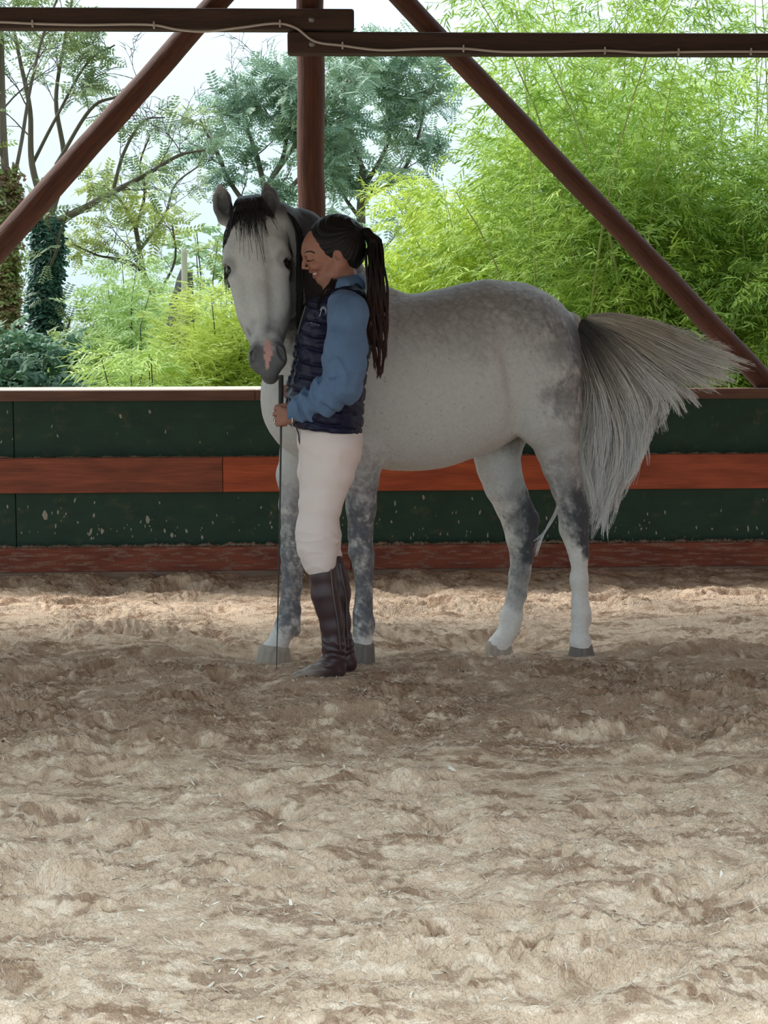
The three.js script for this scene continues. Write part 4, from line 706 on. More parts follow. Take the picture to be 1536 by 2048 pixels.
  wide(Q2, 0.7); chain(Q2, [[692, 600, 40], [674, 636, 58], [667, 690, 68], [660, 755, 64], [652, 800, 67], [656, 850, 69]], 0.05);
  chain(Q2, [[690, 566, 34], [684, 592, 36]], 0.03); wide(Q2);
  chain(Q2, [[692, 612, 32, -0.09], [688, 650, 30, -0.11]], 0.04); chain(Q2, [[692, 612, 30, 0.08], [688, 650, 28, 0.085]], 0.04);
  chain(Q2, [[612, 700, 18], [598, 770, 18], [588, 835, 16]], 0.03);
  { const g = new Field(); g.limb(W(676, 540, 0), W(686, 590, 0), wp(29), wp(27)); Q2.cut(g.p[0].f, 0.01); const hem = plane(596, 852.5, 722, 866.5); Q2.cut((x, y) => hem(x, y), 0.008); }
  { const c = plane(640, 590, 735, 556); Q2.cut((x, y) => -c(x, y), 0.012); }
  { const g = new Field(); g.egg(W(696, 668, -0.19), [wp(40), wp(70), 0.075], 0.01, [V(1, 0, 0), V(0, 1, 0), V(0, 0, 1)]); Q2.cut(g.p[0].f, 0.014); }
  Q2.relief((x, y, z) => { const s = (y + 0.2 * (x + 0.2) + 0.006 * n3(x * 9, y * 9, z * 9)) / 0.05, f = Math.abs(s - Math.floor(s) - 0.5); return y > W(690, 580).y ? 0.001 * n3(x * 30, y * 30, z * 30) : 0.0065 * Math.exp(-((f / 0.11) ** 2)) - 0.002 + 0.0022 * n3(x * 22, y * 40, z * 22); });
  const vest = part('vest', Q2.mesh(V(W(565, 0).x, W(600, 885).y, -D - 0.27), V(W(755, 0).x, W(690, 530).y, -D + 0.27), 0.0042), std([0.011, 0.012, 0.034], 0.46, { specularIntensity: 0.4 }), woman); vest.userData.label = 'quilted navy vest';
  { // zip edge and cords down the front, pale emblem and word on the breast
    const z = smooth([W(612, 612, -0.09), W(598, 662, -0.07), W(594, 700, -0.04), W(587, 745, -0.03), W(574, 800, -0.02), W(572, 838, -0.01)], 60);
    part('zip', tube(z, z.map((p, i) => 0.0042 + 0.0008 * (i % 2)), 7), std([0.02, 0.022, 0.03], 0.4), vest);
    const c = smooth([W(600, 704, -0.06), W(596, 722, -0.07), W(590, 745, -0.06), W(578, 800, -0.05), W(571, 836, -0.04)], 40); part('draw_cord', tube(c, c.map(() => 0.0022), 6), std([0.2, 0.23, 0.28], 0.7), vest);
    const c2 = smooth([W(592, 853, -0.04), W(597, 868, -0.075), W(599, 884, -0.08), W(606, 897, -0.085)], 20); part('draw_cord', tube(c2, c2.map(() => 0.0028), 6), std([0.06, 0.05, 0.055], 0.7), vest);
    const pull = new RoundedBoxGeometry(0.008, 0.014, 0.006, 2, 0.002), pp = W(601, 704, -0.07); pull.translate(pp.x, pp.y, pp.z); part('zip_pull', pull, std([0.5, 0.5, 0.52], 0.3, { metalness: 0.7 }), vest);
    const raise = (list, q, name) => { const shape = new THREE.Shape(list.map(([a, b]) => new THREE.Vector2(a, b))); const g = new THREE.ExtrudeGeometry(shape, { depth: 0.0015, bevelEnabled: false }); g.rotateY(q[3]); const p = W(q[0], q[1], q[2]); g.translate(p.x, p.y, p.z); part(name, g, std([0.16, 0.18, 0.22], 0.6), vest); };
    const px = D / FOCAL, em = [[-7, 3], [-5, 8], [0, 11], [5, 10], [8, 6], [8.5, 0], [6, -6], [5.5, 0], [4, 4], [0, 6], [-2, 3], [-4, -3], [-6, -9], [-9, -8], [-7, -3], [-4.5, 2]].map(([a, b]) => [a * px, b * px]);
    EMBLEM.push(() => raise(em, [646, 624, -0.165, -0.5], 'breast_emblem')); EMBLEM.push(() => { for (let i = 0; i < 9; i++) raise([[0, 0], [0.9, -0.2], [0.9 + 0.7 * (i % 2), 1.2 + 0.8 * (i % 3)], [0, 1.6 + 0.8 * (i % 3)]].map(([a, b]) => [a * px, b * px]), [619 + i * 2.4, 646 + i * 0.75, -0.145 - 0.0027 * i, -0.6], 'breast_lettering'); });
  }
  // --- white breeches
  const P = new Field();
  wide(P, 0.78); chain(P, [[656, 845, 54], [660, 880, 61], [664, 905, 54]], 0.04); wide(P);
  chain(P, [[664, 900, 55, -0.075], [656, 947, 46.5, -0.08], [642, 1004, 40, -0.085], [634, 1060, 38.5, -0.085], [634, 1090, 36, -0.085], [639, 1120, 30, -0.085], [646, 1150, 22, -0.085]], 0.03);
  chain(P, [[650, 900, 52, 0.08], [642, 947, 46, 0.085], [639, 1004, 39, 0.09], [650, 1080, 32, 0.09], [664, 1130, 22, 0.09]], 0.01);
  chain(P, [[617, 1125, 9, -0.09], [622, 1128, 12, -0.09]], 0.02);
  { const c = plane(560, 846, 740, 846); P.cut((x, y) => -c(x, y), 0.004); }
  P.relief((x, y, z) => 0.0024 * n3(x * 8, y * 14, z * 8) - 0.0028 * (1 - Math.abs(n3(x * 6 + 2, y * 9, z * 6))) ** 3 * sstep(0.16, 0.03, Math.abs(y - W(600, 930).y)) - 0.0026 * (1 - Math.abs(n3(x * 9 + 7, y * 16, z * 6))) ** 3 * sstep(0.14, 0.03, Math.abs(y - W(600, 1090).y)) + 0.0022 * sstep(0.12, 0, Math.abs(y - W(600, 1085).y)) * Math.sin(y * 120 + 40 * x + 3 * n3(x * 10, y * 10, z * 10)) * sstep(W(640, 0).x, W(676, 0).x, x));
  const breeches = part('breeches', P.mesh(V(W(580, 0).x, W(600, 1180).y, -D - 0.2), V(W(740, 0).x, W(600, 835).y, -D + 0.27), 0.0045), std([0.74, 0.625, 0.595], 0.75, { sheen: 0.2, sheenColor: new THREE.Color(1, 1, 1) }), woman); breeches.userData.label = 'off-white breeches';
  { const b = []; for (let i = 0; i <= 30; i++) { const t = i / 30, a = lerp(-0.55, 0.62, t) * Math.PI; b.push(W(660 + 63 * Math.sin(a), 863.5 + 5 * Math.sin(a), 0).add(V(0, 0, Math.cos(a) * 0.146))); } part('waistband_piping', tube(b, b.map(() => 0.0028), 6), std([0.8, 0.78, 0.76], 0.6), breeches); }
  // --- tall dark brown boots
  const leather = std([0.062, 0.038, 0.04], 0.34, { specularIntensity: 0.6, clearcoat: 0.15, clearcoatRoughness: 0.4 });
  const dusty = std([1, 1, 1], 0.42, { vertexColors: true });
  function boot(list, foot, dd, topCut, solY, label) {
    const T = new Field(); chain(T, list.map(([x, y, q]) => [x, y, q, dd]), 0.025);
    chain(T, foot.map(([x, y, q]) => [x, y, q, dd]), 0.022);
    T.cut(topCut, 0.004); const sole = plane(500, solY, 800, solY); T.cut((x, y) => sole(x, y), 0.003);
    T.relief((x, y, z) => 0.0024 * sstep(0.1, 0, Math.abs(y - 0.11)) * Math.sin(y * 190 + 30 * x + 4 * n3(x * 14, y * 14, z * 14)) + 0.0012 * n3(x * 14, y * 9, z * 14));
    const lo = W(568, solY + 4, dd), hi = W(725, 1090, dd);
    const m = part('boot', T.mesh(V(lo.x, lo.y, lo.z - 0.09), V(hi.x, hi.y, hi.z + 0.09), 0.0034, (x, y, z) => { const k = 1 + 0.15 * n3(x * 30, y * 30, z * 30), d = sstep(0.1, 0.2, sstep(0.14, 0.02, y) * (0.55 + 0.45 * n3(x * 18, y * 18, z * 18) + 0.4 * n3(x * 60, y * 60, z * 60))) * 0.75; return [0.046, 0.023, 0.027].map((v, i) => lerp(v * k, [0.3, 0.24, 0.19][i], d * sstep(W(655, 0).x, W(600, 0).x, x))); }), dusty, woman);
    m.userData.label = label; return [m, T];
  }
  const cutA = (() => { const a = plane(606, 1146, 640, 1102), b = plane(500, 1100, 800, 1100); return (x, y) => -Math.max(a(x, y), b(x, y)); })();
  const near = boot([[647, 1100, 23], [645.5, 1150, 24], [650, 1188, 25.5], [657, 1217, 23], [665, 1253, 21], [667, 1288, 21], [668, 1318, 23]], [[676, 1340, 17], [650, 1338, 17], [622, 1345, 12], [596, 1352, 7], [586, 1354, 5]], -0.085, cutA, 1356, 'left boot, nearer the camera');
  const cutB0 = plane(600, 1116, 700, 1116), cutB = (x, y) => -cutB0(x, y);
  const far = boot([[666, 1120, 19], [675, 1160, 21], [677, 1188, 22], [680, 1245, 20], [684, 1288, 20], [690, 1316, 21]], [[697, 1330, 17], [670, 1330, 16], [640, 1338, 11], [605, 1347, 6], [590, 1348, 5]], 0.075, cutB, 1347, 'right boot, half behind the left one');
  for (const [b, dd, pts] of [[near, -0.085, [[664, 1112], [668, 1160], [673, 1200], [681, 1250], [686, 1300]]], [far, 0.075, [[684, 1126], [692, 1170], [697, 1200], [699, 1250], [702, 1296]]]]) { const c = smooth(pts.map(([x, y]) => onSkin(b[1], x - 5, y, 0.0004)), 40); part('boot_zip', tube(c, c.map(() => 0.0034), 6), std([0.1, 0.09, 0.095], 0.35, { metalness: 0.4 }), b[0]); }
  flats.push([W(640, 1356, -0.085).x, W(640, 1356, -0.085).z, 0.1, W(640, 1356, -0.085).y + 0.008], [W(690, 1347, 0.075).x, W(690, 1347, 0.075).z, 0.06, W(690, 1347, 0.075).y + 0.006]);
  // bracelet at the wrist
  { const c = W(583, 833, -0.1), pts = []; for (let i = 0; i <= 30; i++) { const a = i / 30 * 6.283; pts.push(c.clone().add(V(0.012 * Math.sin(a) * 0.4, 0.031 * Math.cos(a) - 0.012, 0.031 * Math.sin(a)))); } part('bracelet', tube(pts, pts.map(() => 0.002), 6, 0, false), std([0.7, 0.68, 0.66], 0.25, { metalness: 0.9 }), woman); }
  { const c = W(550, 843, -0.1 + 0.004), pts = []; for (let i = 0; i <= 24; i++) { const a = i / 24 * 6.283; pts.push(c.clone().add(V(0, 0.0098 * Math.cos(a), 0.0098 * Math.sin(a)))); } part('ring', tube(pts, pts.map(() => 0.0015), 6, 0, false), std([0.85, 0.83, 0.8], 0.2, { metalness: 1 }), woman); }
  EMBLEM.forEach((f) => f());
  // --- the whip she holds
  const wpts = smooth([W(562, 750, -0.066), W(562, 800, -0.066), W(562, 850, -0.066), W(560, 1000, -0.066), W(557, 1160, -0.07), W(553, 1338, -0.075)], 150);
  const whip = thing('riding_whip', 'long thin black riding whip held upright in the woman\'s left hand', 'whip', null, wpts[wpts.length - 1].clone());
  const top = wpts.filter((p) => p.y > W(562, 818).y), rest = wpts.filter((p) => p.y <= W(562, 814).y);
  part('handle', tube(smooth(top, 120), Array.from({ length: 121 }, (_, i) => wp(5) * (1 + 0.09 * Math.sin(i * 1.6))), 12), std([0.02, 0.02, 0.022], 0.6), whip);
  part('shaft', tube(rest, rest.map((p, i) => wp(lerp(2.6, 0.9, i / rest.length))), 8), std([0.02, 0.02, 0.022], 0.5), whip);
}
// ------------------------------------------------------------------ plants outside the wall
const leafMat = (rough = 0.6, through = 0.5) => std([1, 1, 1], rough, { transmission: through, thickness: 0, specularIntensity: 0.35, side: THREE.DoubleSide });
function leafInto(pos, idx, base, dir, side, length, width, sag = 0.15, fold = 0.25) {   // a pointed blade folded along its rib
  const up = dir.clone().cross(side).normalize(), k = pos.length / 3, p = (t, w, f) => { const q = base.clone().addScaledVector(dir, t * length).addScaledVector(side, w * width).addScaledVector(up, f * width).add(V(0, -sag * length * t * t, 0)); pos.push(q.x, q.y, q.z); };
  p(0, 0, 0); p(0.32, 0.5, fold); p(0.32, 0, 0); p(0.32, -0.5, fold); p(1, 0, 0); p(0.68, 0.36, fold); p(0.68, -0.36, fold);
  idx.push(k, k + 2, k + 1, k, k + 3, k + 2, k + 1, k + 2, k + 5, k + 5, k + 2, k + 4, k + 2, k + 3, k + 6, k + 2, k + 6, k + 4);
}
function sprayGeometry(seed, n, reach, length, width, kind) {
  const r = seeded(seed), pos = [], idx = [];
  for (let i = 0; i < n; i++) {
    const t = (i + 0.6) / n, b = V(t * reach, -0.12 * reach * t * t, 0);
    if (kind === 'pinnate') for (const s of [1, -1]) { const d = V(0.45, -0.12 + 0.2 * (r() - 0.5), s).normalize(); leafInto(pos, idx, b, d, d.clone().cross(V(0, 1, 0)).normalize().add(V(0, 0.3 * (r() - 0.5), 0)).normalize(), length * (0.8 + 0.4 * r()), width, 0.1); }
    else { const a = (i % 2 ? 1 : -1) * (0.25 + 0.7 * r()) * (kind === 'broad' ? 1.6 : 1), d = V(Math.cos(a), 0.25 - 0.9 * r(), Math.sin(a)).normalize(), s = d.clone().cross(V(0, 1, 0)).normalize(); s.addScaledVector(d.clone().cross(s), (r() - 0.5) * 1.6).normalize(); leafInto(pos, idx, b, d, s, length * (0.7 + 0.5 * r()), width * (0.8 + 0.4 * r()), 0.2); }
  }
  const g = new THREE.BufferGeometry(); g.setAttribute('position', new THREE.Float32BufferAttribute(pos, 3)); g.setIndex(idx); g.computeVertexNormals(); return g;
}
const SPRAY = {
  bamboo: [1, 2, 3].map((s) => sprayGeometry(s, 8, 0.2, 0.1, 0.014)),
  smallBamboo: [4, 5].map((s) => sprayGeometry(s, 9, 0.17, 0.085, 0.011)),
  pinnate: [6, 7].map((s) => sprayGeometry(s, 7, 0.26, 0.062, 0.026, 'pinnate')),
  broad: [8, 9].map((s) => sprayGeometry(s, 6, 0.16, 0.085, 0.045, 'broad')),
  fine: [10, 11].map((s) => sprayGeometry(s, 12, 0.2, 0.05, 0.014, 'broad')),
};
// leaves: [point, direction, size, colour]; one foliage part per plant and kind
function foliage(parent, kinds, list, name = 'foliage', mat) {
  const M = new THREE.Matrix4(), q = new THREE.Quaternion(), up = V(0, 1, 0), c = new THREE.Color(), o = parent.position;
  kinds.forEach((geo, k) => {
    const mine = list.filter((_, i) => i % kinds.length === k); if (!mine.length) return;
    const m = new THREE.InstancedMesh(geo, mat ?? LEAF, mine.length);
    mine.forEach(([p, d, s, col, roll], i) => { const x = d.clone().normalize(), z = x.clone().cross(up).normalize(), y = z.clone().cross(x); M.makeBasis(x, y, z); q.setFromRotationMatrix(M).multiply(new THREE.Quaternion().setFromAxisAngle(V(1, 0, 0), roll)); M.compose(p.clone().sub(o), q, V(s, s, s)); m.setMatrixAt(i, M); m.setColorAt(i, c.setRGB(...col)); });
    m.name = k ? name + '_' + String(k).padStart(3, '0') : name; m.userData.kind = 'stuff'; m.castShadow = m.receiveShadow = true; parent.add(m);
  });
}
const LEAF = leafMat();
const mixCol = (a, b, t, k = 1) => a.map((v, i) => lerp(v, b[i], t) * k);
const bark = std([1, 1, 1], 0.9, { map: upright(woodTexture(rgb(70, 62, 54), rgb(136, 124, 110), 81, 0.4, null, true)), bumpMap: postWood.bumpMap, bumpScale: 0.004 });
const culmMat = std([0.34, 0.34, 0.13], 0.5), dryCulm = std([0.42, 0.34, 0.2], 0.6);

// a clump of bamboo: leaning culms, side twigs, drooping sprays of blades
function bamboo(label, o) {
  const r = seeded(o.seed), j = (s) => (r() - 0.5) * 2 * s, root = thing(o.name ?? 'bamboo_clump', label, 'bamboo', o.group, V((o.x[0] + o.x[1]) / 2, -0.3, -(o.d[0] + o.d[1]) / 2)), list = [];
  for (let i = 0; i < o.culms; i++) {
    const bx = lerp(o.x[0], o.x[1], (i + 0.5 + j(0.45)) / o.culms), bz = -lerp(o.d[0], o.d[1], r()), h = lerp(o.h[0], o.h[1], r()) * (o.shape ? o.shape((bx - o.x[0]) / (o.x[1] - o.x[0])) : 1), lean = V(j(0.16) + (o.lean ?? 0), 0, j(0.12) + 0.05), pts = [];
    for (let k = 0; k <= 9; k++) { const t = k / 9; pts.push(V(bx, -0.3, bz).addScaledVector(lean, h * (0.35 * t + 1.1 * t * t * t)).add(V(0, h * (t - 0.12 * t * t * t), 0))); }
    const rad = (o.thick ?? 0.011) * (0.7 + 0.6 * r());
    part('culm', tube(pts, pts.map((_, k) => rad * (1 - 0.085 * k)), 6), r() < 0.2 ? dryCulm : culmMat, root);
    const c = new THREE.CatmullRomCurve3(pts);
    for (let s = 0; s < o.sprays; s++) {
      const t = lerp(o.from ?? 0.12, 1, 1 - (1 - r()) ** 1.05), p = c.getPointAt(t), a = r() * 6.283, out = (0.1 + (o.spread ?? 0.55) * r() ** 0.8) * (1.05 - 0.65 * t * t), dir = V(Math.cos(a), 0.5 - 0.8 * r(), Math.sin(a));
      p.add(V(dir.x * out, (0.28 - 0.3 * r()) * out, dir.z * out));
      if (o.skip && o.skip(p, r)) continue;
      const tone = clamp(0.5 + 0.35 * n3(p.x * 1.6, p.y * 1.6, p.z * 1.6) + j(0.35));
      list.push([p, V(dir.x + j(0.9), dir.y - 0.15 + j(0.5), dir.z + j(0.9)), (o.size ?? 1) * (0.75 + 0.5 * r()), mixCol(o.dark, o.light, tone, 0.85 + 0.3 * r()), j(0.7)]);
    }
  }
  foliage(root, o.kind ?? SPRAY.bamboo, list);
  return root;
}
const BAMBOO = [[0.19, 0.32, 0.05], [0.53, 0.68, 0.13]];
const X = (px, d) => at(px, 700, d).x, Y = (py, d) => at(768, py, d).y;
bamboo('large dense green bamboo clump behind the right brace', { seed: 101, x: [X(1040, 11.6), X(1335, 11.6)], d: [10.8, 13.4], h: [2.7, 4.3], culms: 36, sprays: 420, size: 0.78, dark: BAMBOO[0], light: BAMBOO[1], spread: 0.55 });
bamboo('lower bamboo clump in the shade at the right edge of the picture', { seed: 102, x: [X(1270, 11.4), X(1760, 11.4)], d: [10.4, 13.4], h: [2.0, 3.5], culms: 44, sprays: 420, size: 0.78, dark: BAMBOO[0], light: BAMBOO[1], spread: 0.55 });
bamboo('tall thin bamboo with sparse leaves against the sky over the right beam', { seed: 103, x: [X(960, 13.8), X(1640, 13.8)], d: [13.4, 14.6], h: [4.6, 6.0], culms: 26, sprays: 90, from: 0.4, dark: BAMBOO[0], light: BAMBOO[1], spread: 0.5, lean: 0.05 });
bamboo('bright yellow-green bamboo bush in front of the trees, just right of the woman\'s head', { seed: 104, x: [X(800, 13.4), X(985, 13.4)], d: [12.9, 14.4], h: [2.3, 3.2], culms: 32, sprays: 330, from: 0.06, size: 0.85, dark: [0.42, 0.54, 0.07], light: [0.72, 0.8, 0.16], spread: 0.5, shape: (t) => 0.72 + 0.45 * t });
// rounded bushes of fine leaves on stems
function bush(label, o) {
  const r = seeded(o.seed), j = (s) => (r() - 0.5) * 2 * s, root = thing(o.name ?? 'bush', label, o.category ?? 'bush', o.group, V(X((o.px[0] + o.px[1]) / 2, o.depth), -0.3, -o.depth)), list = [], x0 = X(o.px[0], o.depth), x1 = X(o.px[1], o.depth), top = Y(o.top, o.depth);
  for (let i = 0; i < o.stems; i++) {
    const t = (i + 0.5 + j(0.4)) / o.stems, bx = lerp(x0, x1, 0.5 + (t - 0.5) * 0.6), z = -o.depth + j(o.deep * 0.5), edge = 1 - 0.5 * Math.abs(t * 2 - 1) ** 2.2, h = (top + 0.3) * edge * (0.72 + 0.33 * r()), lean = (t - 0.5) * (x1 - x0) * 0.45, pts = [];
    for (let k = 0; k <= 6; k++) { const u = k / 6; pts.push(V(bx + lean * u * u + j(0.02), -0.3 + h * u, z + j(0.03) + 0.25 * j(u))); }
    part('stem', tube(pts, pts.map((_, k) => (o.thick ?? 0.012) * (1 - 0.12 * k)), 5), o.stemMat ?? bark, root);
    const c = new THREE.CatmullRomCurve3(pts);
    for (let s = 0; s < o.sprays; s++) {
      const u = lerp(0.08, 1, r()), p = c.getPointAt(u), a = r() * 6.283, out = (o.spread ?? 0.45) * (0.2 + 0.8 * r()) * (1.1 - 0.7 * u * u), d = V(Math.cos(a), 0.55 - 0.5 * r(), Math.sin(a));
      p.addScaledVector(d, out); const tone = clamp(0.5 + 0.4 * n3(p.x * 1.4 + o.seed, p.y * 1.4, p.z) + j(0.35));
      list.push([p, d.clone().add(V(j(0.4), -0.2 + (o.rise ?? 0), j(0.4))), (o.size ?? 1) * (0.7 + 0.6 * r()), mixCol(o.dark, o.light, tone, 0.85 + 0.3 * r()), j(0.9)]);
    }
  }
  foliage(root, o.kind ?? SPRAY.fine, list);
  return root;
}
bush('light green leafy bush left of the horse, under the bare branches', { seed: 201, px: [120, 365], top: 505, depth: 14.5, deep: 1.6, stems: 16, sprays: 330, dark: [0.4, 0.54, 0.2], light: [0.66, 0.78, 0.36] });
bush('yellow-green feathery bush just left of the horse\'s face', { seed: 202, px: [325, 560], top: 570, depth: 12.6, deep: 1.0, stems: 20, sprays: 270, kind: SPRAY.smallBamboo, dark: [0.44, 0.54, 0.12], light: [0.74, 0.8, 0.28], rise: 0.5 });
bush('low bright green bush along the foot of the left wall', { seed: 203, px: [90, 420], top: 690, depth: 11.8, deep: 0.8, stems: 16, sprays: 150, kind: SPRAY.smallBamboo, dark: [0.38, 0.52, 0.12], light: [0.66, 0.78, 0.28], spread: 0.35 });
bush('dark blue-green shrub low at the left edge beside the ivy trunk', { seed: 204, px: [-60, 130], top: 640, depth: 13, deep: 1, stems: 12, sprays: 150, kind: SPRAY.broad, dark: [0.05, 0.12, 0.08], light: [0.16, 0.28, 0.16] });
bush('dense green shrub low between the post and the bamboo', { seed: 205, px: [560, 800], top: 430, depth: 18, deep: 2, stems: 18, sprays: 320, kind: SPRAY.broad, dark: [0.16, 0.32, 0.18], light: [0.4, 0.58, 0.34], size: 1.2, spread: 0.7, thick: 0.02 });
bush('grey-green shrub behind the old pole', { seed: 206, px: [300, 520], top: 440, depth: 19, deep: 2, stems: 9, sprays: 110, kind: SPRAY.broad, dark: [0.24, 0.36, 0.2], light: [0.46, 0.58, 0.34], size: 1.1, spread: 0.7, thick: 0.02 });

// trees: main limbs as drawn by their own shapes, finer branches grown from them
function tree(label, o) {
  const r = seeded(o.seed), j = (s) => (r() - 0.5) * 2 * s, d = o.depth, s = d / FOCAL, base = at(o.limbs[0][0][0][0], o.limbs[0][0][0][1], d), root = thing('tree', label, 'tree', o.group, V(base.x, -0.3, base.z)), twigs = [], list = [];
  const sprout = (curve, rad, level, L) => {
    const n = o.twigs[level] ?? 0;
    for (let i = 0; i < n; i++) {
      const t = lerp(level ? 0.2 : (o.bare ?? 0.4), 1, (i + r()) / n), p = curve.getPointAt(t), tan = curve.getTangentAt(t), a = r() * 6.283, side = V(Math.cos(a), Math.sin(a) * 0.6, Math.sin(a * 1.7)).normalize();
      const dir = tan.clone().multiplyScalar(0.75).addScaledVector(side, 0.85).add(V(0, 0.25, 0)).normalize(), l = L * (level ? 0.5 : 0.36) * (0.6 + 0.7 * r()), pts = [p.clone()];
      for (let k = 1; k <= 5; k++) { dir.add(V(j(0.28), j(0.2) - (level ? 0.06 : 0), j(0.28))).normalize(); pts.push(pts[k - 1].clone().addScaledVector(dir, l / 5)); }
      const rr = Math.max(0.0035, rad * (level ? 0.5 : 0.42) * (1 - 0.5 * t));
      twigs.push(tube(pts, pts.map((_, k) => rr * (1 - 0.14 * k)), level ? 4 : 6, 0, false));
      const c = new THREE.CatmullRomCurve3(pts);
      if (level < o.twigs.length - 1) sprout(c, rr, level + 1, l);
      else for (let q = 0, most = Math.floor(o.leaves + r()); q < most; q++) {
        const u = 0.25 + 0.75 * r(), lp = c.getPointAt(u), dd = c.getTangentAt(u).add(V(j(0.9), j(0.5) - 0.15, j(0.9)));
        if (o.skip && o.skip(lp, r)) continue;
        const tone = clamp(0.5 + 0.45 * n3(lp.x * 0.9 + o.seed, lp.y * 0.9, lp.z * 0.9) + j(0.3));
        list.push([lp, dd, (o.size ?? 1) * (0.7 + 0.6 * r()), mixCol(o.dark, o.light, tone, 0.85 + 0.3 * r()), j(1)]);
      }
    }
  };
  o.limbs.forEach(([px, w0, w1], i) => {
    const depthShift = i ? j(0.6) : 0, pts = px.map(([x, y], k) => at(x, y, d + depthShift * k / px.length));
    if (!i) pts[0].y = -0.3;
    const sm = smooth(pts, 24), L = sm.reduce((a, p, k) => k ? a + p.distanceTo(sm[k - 1]) : 0, 0);
    part(i ? 'branch' : 'trunk', tube(sm, sm.map((_, k) => lerp(w0, w1, k / 24) / 2 * s), i ? 8 : 12, 0.06, true, 3), bark, root);
    sprout(new THREE.CatmullRomCurve3(pts), lerp(w0, w1, 0.5) / 2 * s, 0, Math.min(L, o.maxTwig ?? 3));
  });
  if (twigs.length) { const m = part('twigs', mergeGeometries(twigs), bark, root); m.userData.kind = 'stuff'; }
  foliage(root, o.kind ?? SPRAY.pinnate, list);
  if (o.ivy) {
    const iv = [], c = new THREE.CatmullRomCurve3(o.limbs[0][0].map(([x, y]) => at(x, y, d)));
    for (let q = 0; q < o.ivy.n; q++) { const t = r() * o.ivy.to, p = c.getPointAt(t), a = r() * 6.283, w = o.ivy.w / 2 * s * (0.55 + 0.5 * r()) * (1 + 0.3 * n2(t * 9, o.seed)); iv.push([p.add(V(Math.cos(a) * w, j(0.1), Math.sin(a) * w)), V(Math.cos(a), -0.7, Math.sin(a)), 0.45 + 0.35 * r(), mixCol(o.ivy.dark, o.ivy.light, r()), j(0.8)]); }
    foliage(root, SPRAY.broad, iv, 'ivy');
  }
  return root;
}
const thinDark = [0.16, 0.22, 0.12], thinLight = [0.42, 0.5, 0.22];
tree('slim tree at the left edge, its trunk overgrown with reddish and green creeper', { seed: 301, depth: 14, twigs: [5, 4, 3], leaves: 1.6, bare: 0.5, size: 0.7, dark: thinDark, light: [0.42, 0.48, 0.14], limbs: [[[[14, 780], [12, 600], [14, 420], [6, 250], [2, 60]], 26, 10], [[[14, 420], [40, 300], [62, 170], [90, 60], [140, -60]], 9, 4], [[[10, 330], [-30, 200], [-40, 60]], 8, 4]], ivy: { n: 1300, to: 0.62, w: 32, dark: [0.2, 0.09, 0.05], light: [0.26, 0.36, 0.1] } });
tree('tree with a thick dark ivy sleeve on its lower trunk and thin upright branches', { seed: 302, depth: 15, twigs: [5, 4, 3], leaves: 1.8, bare: 0.3, size: 0.7, dark: thinDark, light: thinLight, skip: (p) => p.x > X(225, 15) && p.y > Y(300, 15) + 0.6 * (p.x - X(225, 15)), limbs: [
  [[[92, 790], [90, 640], [92, 520], [98, 440]], 34, 22], [[[98, 440], [64, 330], [60, 220], [40, 120], [20, 20]], 15, 5], [[[98, 445], [128, 330], [112, 200], [128, 90], [150, -30]], 13, 4],
  [[[98, 450], [160, 420], [225, 385], [300, 345], [360, 310], [410, 300]], 16, 4], [[[112, 330], [190, 210], [240, 190], [275, 150]], 9, 3], [[[64, 330], [110, 240], [180, 120], [230, 90]], 8, 3], [[[225, 385], [250, 300], [290, 240], [330, 235]], 8, 3]],
  ivy: { n: 2200, to: 1, w: 36, dark: [0.02, 0.07, 0.05], light: [0.08, 0.19, 0.13] } });
tree('small crooked tree with dark bare branches over the light green bush', { seed: 303, depth: 16, twigs: [5, 3, 3], leaves: 1.5, bare: 0.3, size: 0.75, dark: thinDark, light: [0.5, 0.55, 0.16], skip: (p) => p.x > X(235, 16) && p.y > Y(330, 16), limbs: [
  [[[330, 780], [308, 600], [288, 545], [272, 460]], 14, 9], [[[288, 545], [250, 520], [200, 512], [150, 490]], 7, 3], [[[272, 460], [240, 400], [206, 370]], 7, 3], [[[272, 460], [290, 380], [280, 330], [300, 270]], 7, 3], [[[280, 500], [330, 430], [350, 370], [400, 330]], 7, 3], [[[310, 600], [350, 520], [345, 450]], 6, 3]] });
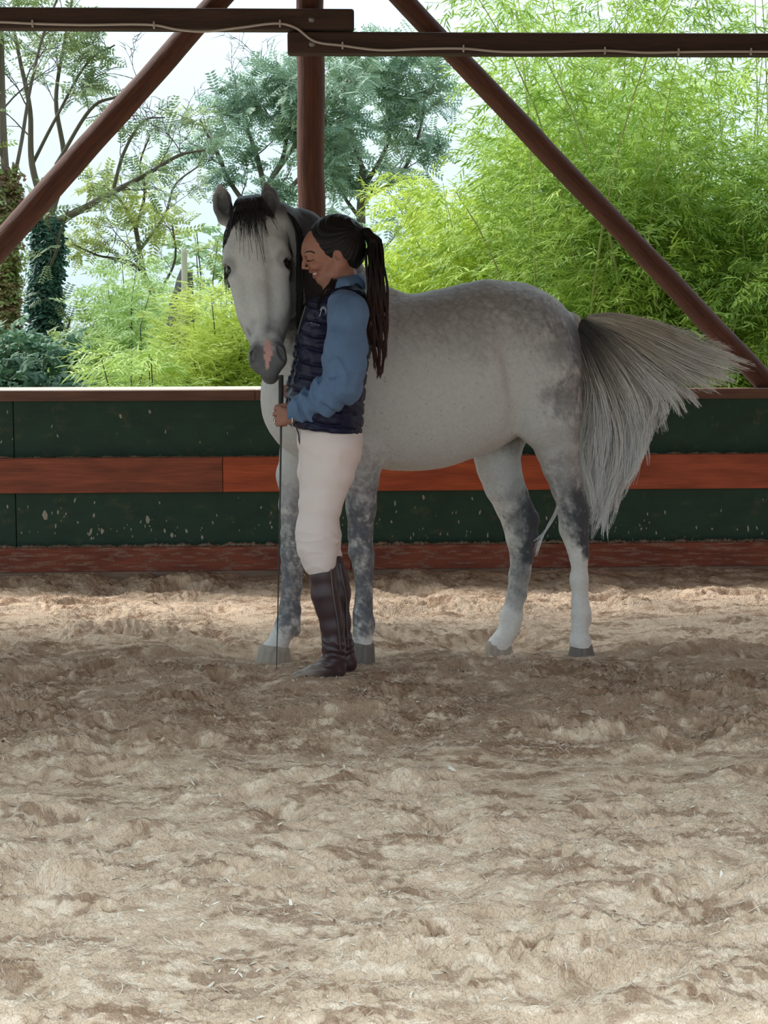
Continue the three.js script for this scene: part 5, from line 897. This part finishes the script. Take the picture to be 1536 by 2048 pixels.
tree('wide bluish green tree just left of the post, behind the horse\'s ears', { seed: 304, depth: 20, twigs: [7, 5, 3], leaves: 3.2, bare: 0.25, maxTwig: 2.2, size: 0.95, dark: [0.16, 0.26, 0.19], light: [0.4, 0.52, 0.36], skip: (p) => p.x < X(440, 20) && p.y > Y(260, 20) || p.y > Y(130, 20), limbs: [
  [[[560, 790], [556, 600], [540, 460], [530, 380]], 26, 16], [[[540, 460], [470, 380], [430, 300], [400, 240]], 12, 4], [[[530, 380], [510, 300], [480, 220], [470, 160]], 12, 4], [[[530, 380], [570, 300], [560, 220], [545, 130]], 12, 4], [[[535, 420], [620, 330], [650, 250], [640, 200]], 11, 4], [[[530, 380], [600, 260], [590, 190]], 9, 4]] });
tree('forked bluish green tree between the post and the bamboo', { seed: 305, depth: 21, twigs: [7, 5, 3], leaves: 3.2, bare: 0.25, maxTwig: 2.2, size: 0.95, dark: [0.18, 0.28, 0.2], light: [0.42, 0.54, 0.36], limbs: [
  [[[730, 790], [732, 600], [722, 440], [726, 340]], 26, 14], [[[726, 340], [700, 260], [690, 190], [700, 130]], 10, 4], [[[724, 380], [770, 300], [790, 210], [800, 130]], 10, 4], [[[722, 440], [680, 380], [660, 320]], 9, 4], [[[726, 400], [800, 350], [840, 260], [850, 180]], 9, 4]] });
// an old fence pole and the dark stump behind it
{
  const a = at(368, 760, 12.7), o = thing('fence_pole', 'pale weathered wooden pole standing alone among the bushes', 'pole', null, a.clone().setY(-0.3));
  const pts = [a.clone().setY(-0.3), at(367, 640, 12.7), at(369, 560, 12.7), at(368, 498, 12.7)];
  part('weathered_wood', tube(smooth(pts, 20), Array.from({ length: 21 }, () => 0.024), 10, 0.03), std([1, 1, 1], 0.9, { map: upright(woodTexture(rgb(150, 146, 136), rgb(205, 200, 186), 91, 0.4, null, true)) }), o);
  const b = at(366, 760, 13), q = thing('tree_stump', 'broad dark broken tree stump behind the weathered pole', 'stump', null, b.clone().setY(-0.3)), sp = smooth([b.clone().setY(-0.3), at(364, 650, 13), at(366, 590, 13), at(374, 540, 13)], 24);
  part('broken_trunk', tube(sp, sp.map((_, k) => lerp(0.14, 0.05, (k / 24) ** 1.3)), 14, 0.1, true, 4), std([1, 1, 1], 0.9, { map: upright(woodTexture(rgb(54, 52, 54), rgb(110, 106, 108), 95, 0.4, null, true)) }), q);
}
buildSand();
renderer.render(scene, camera);
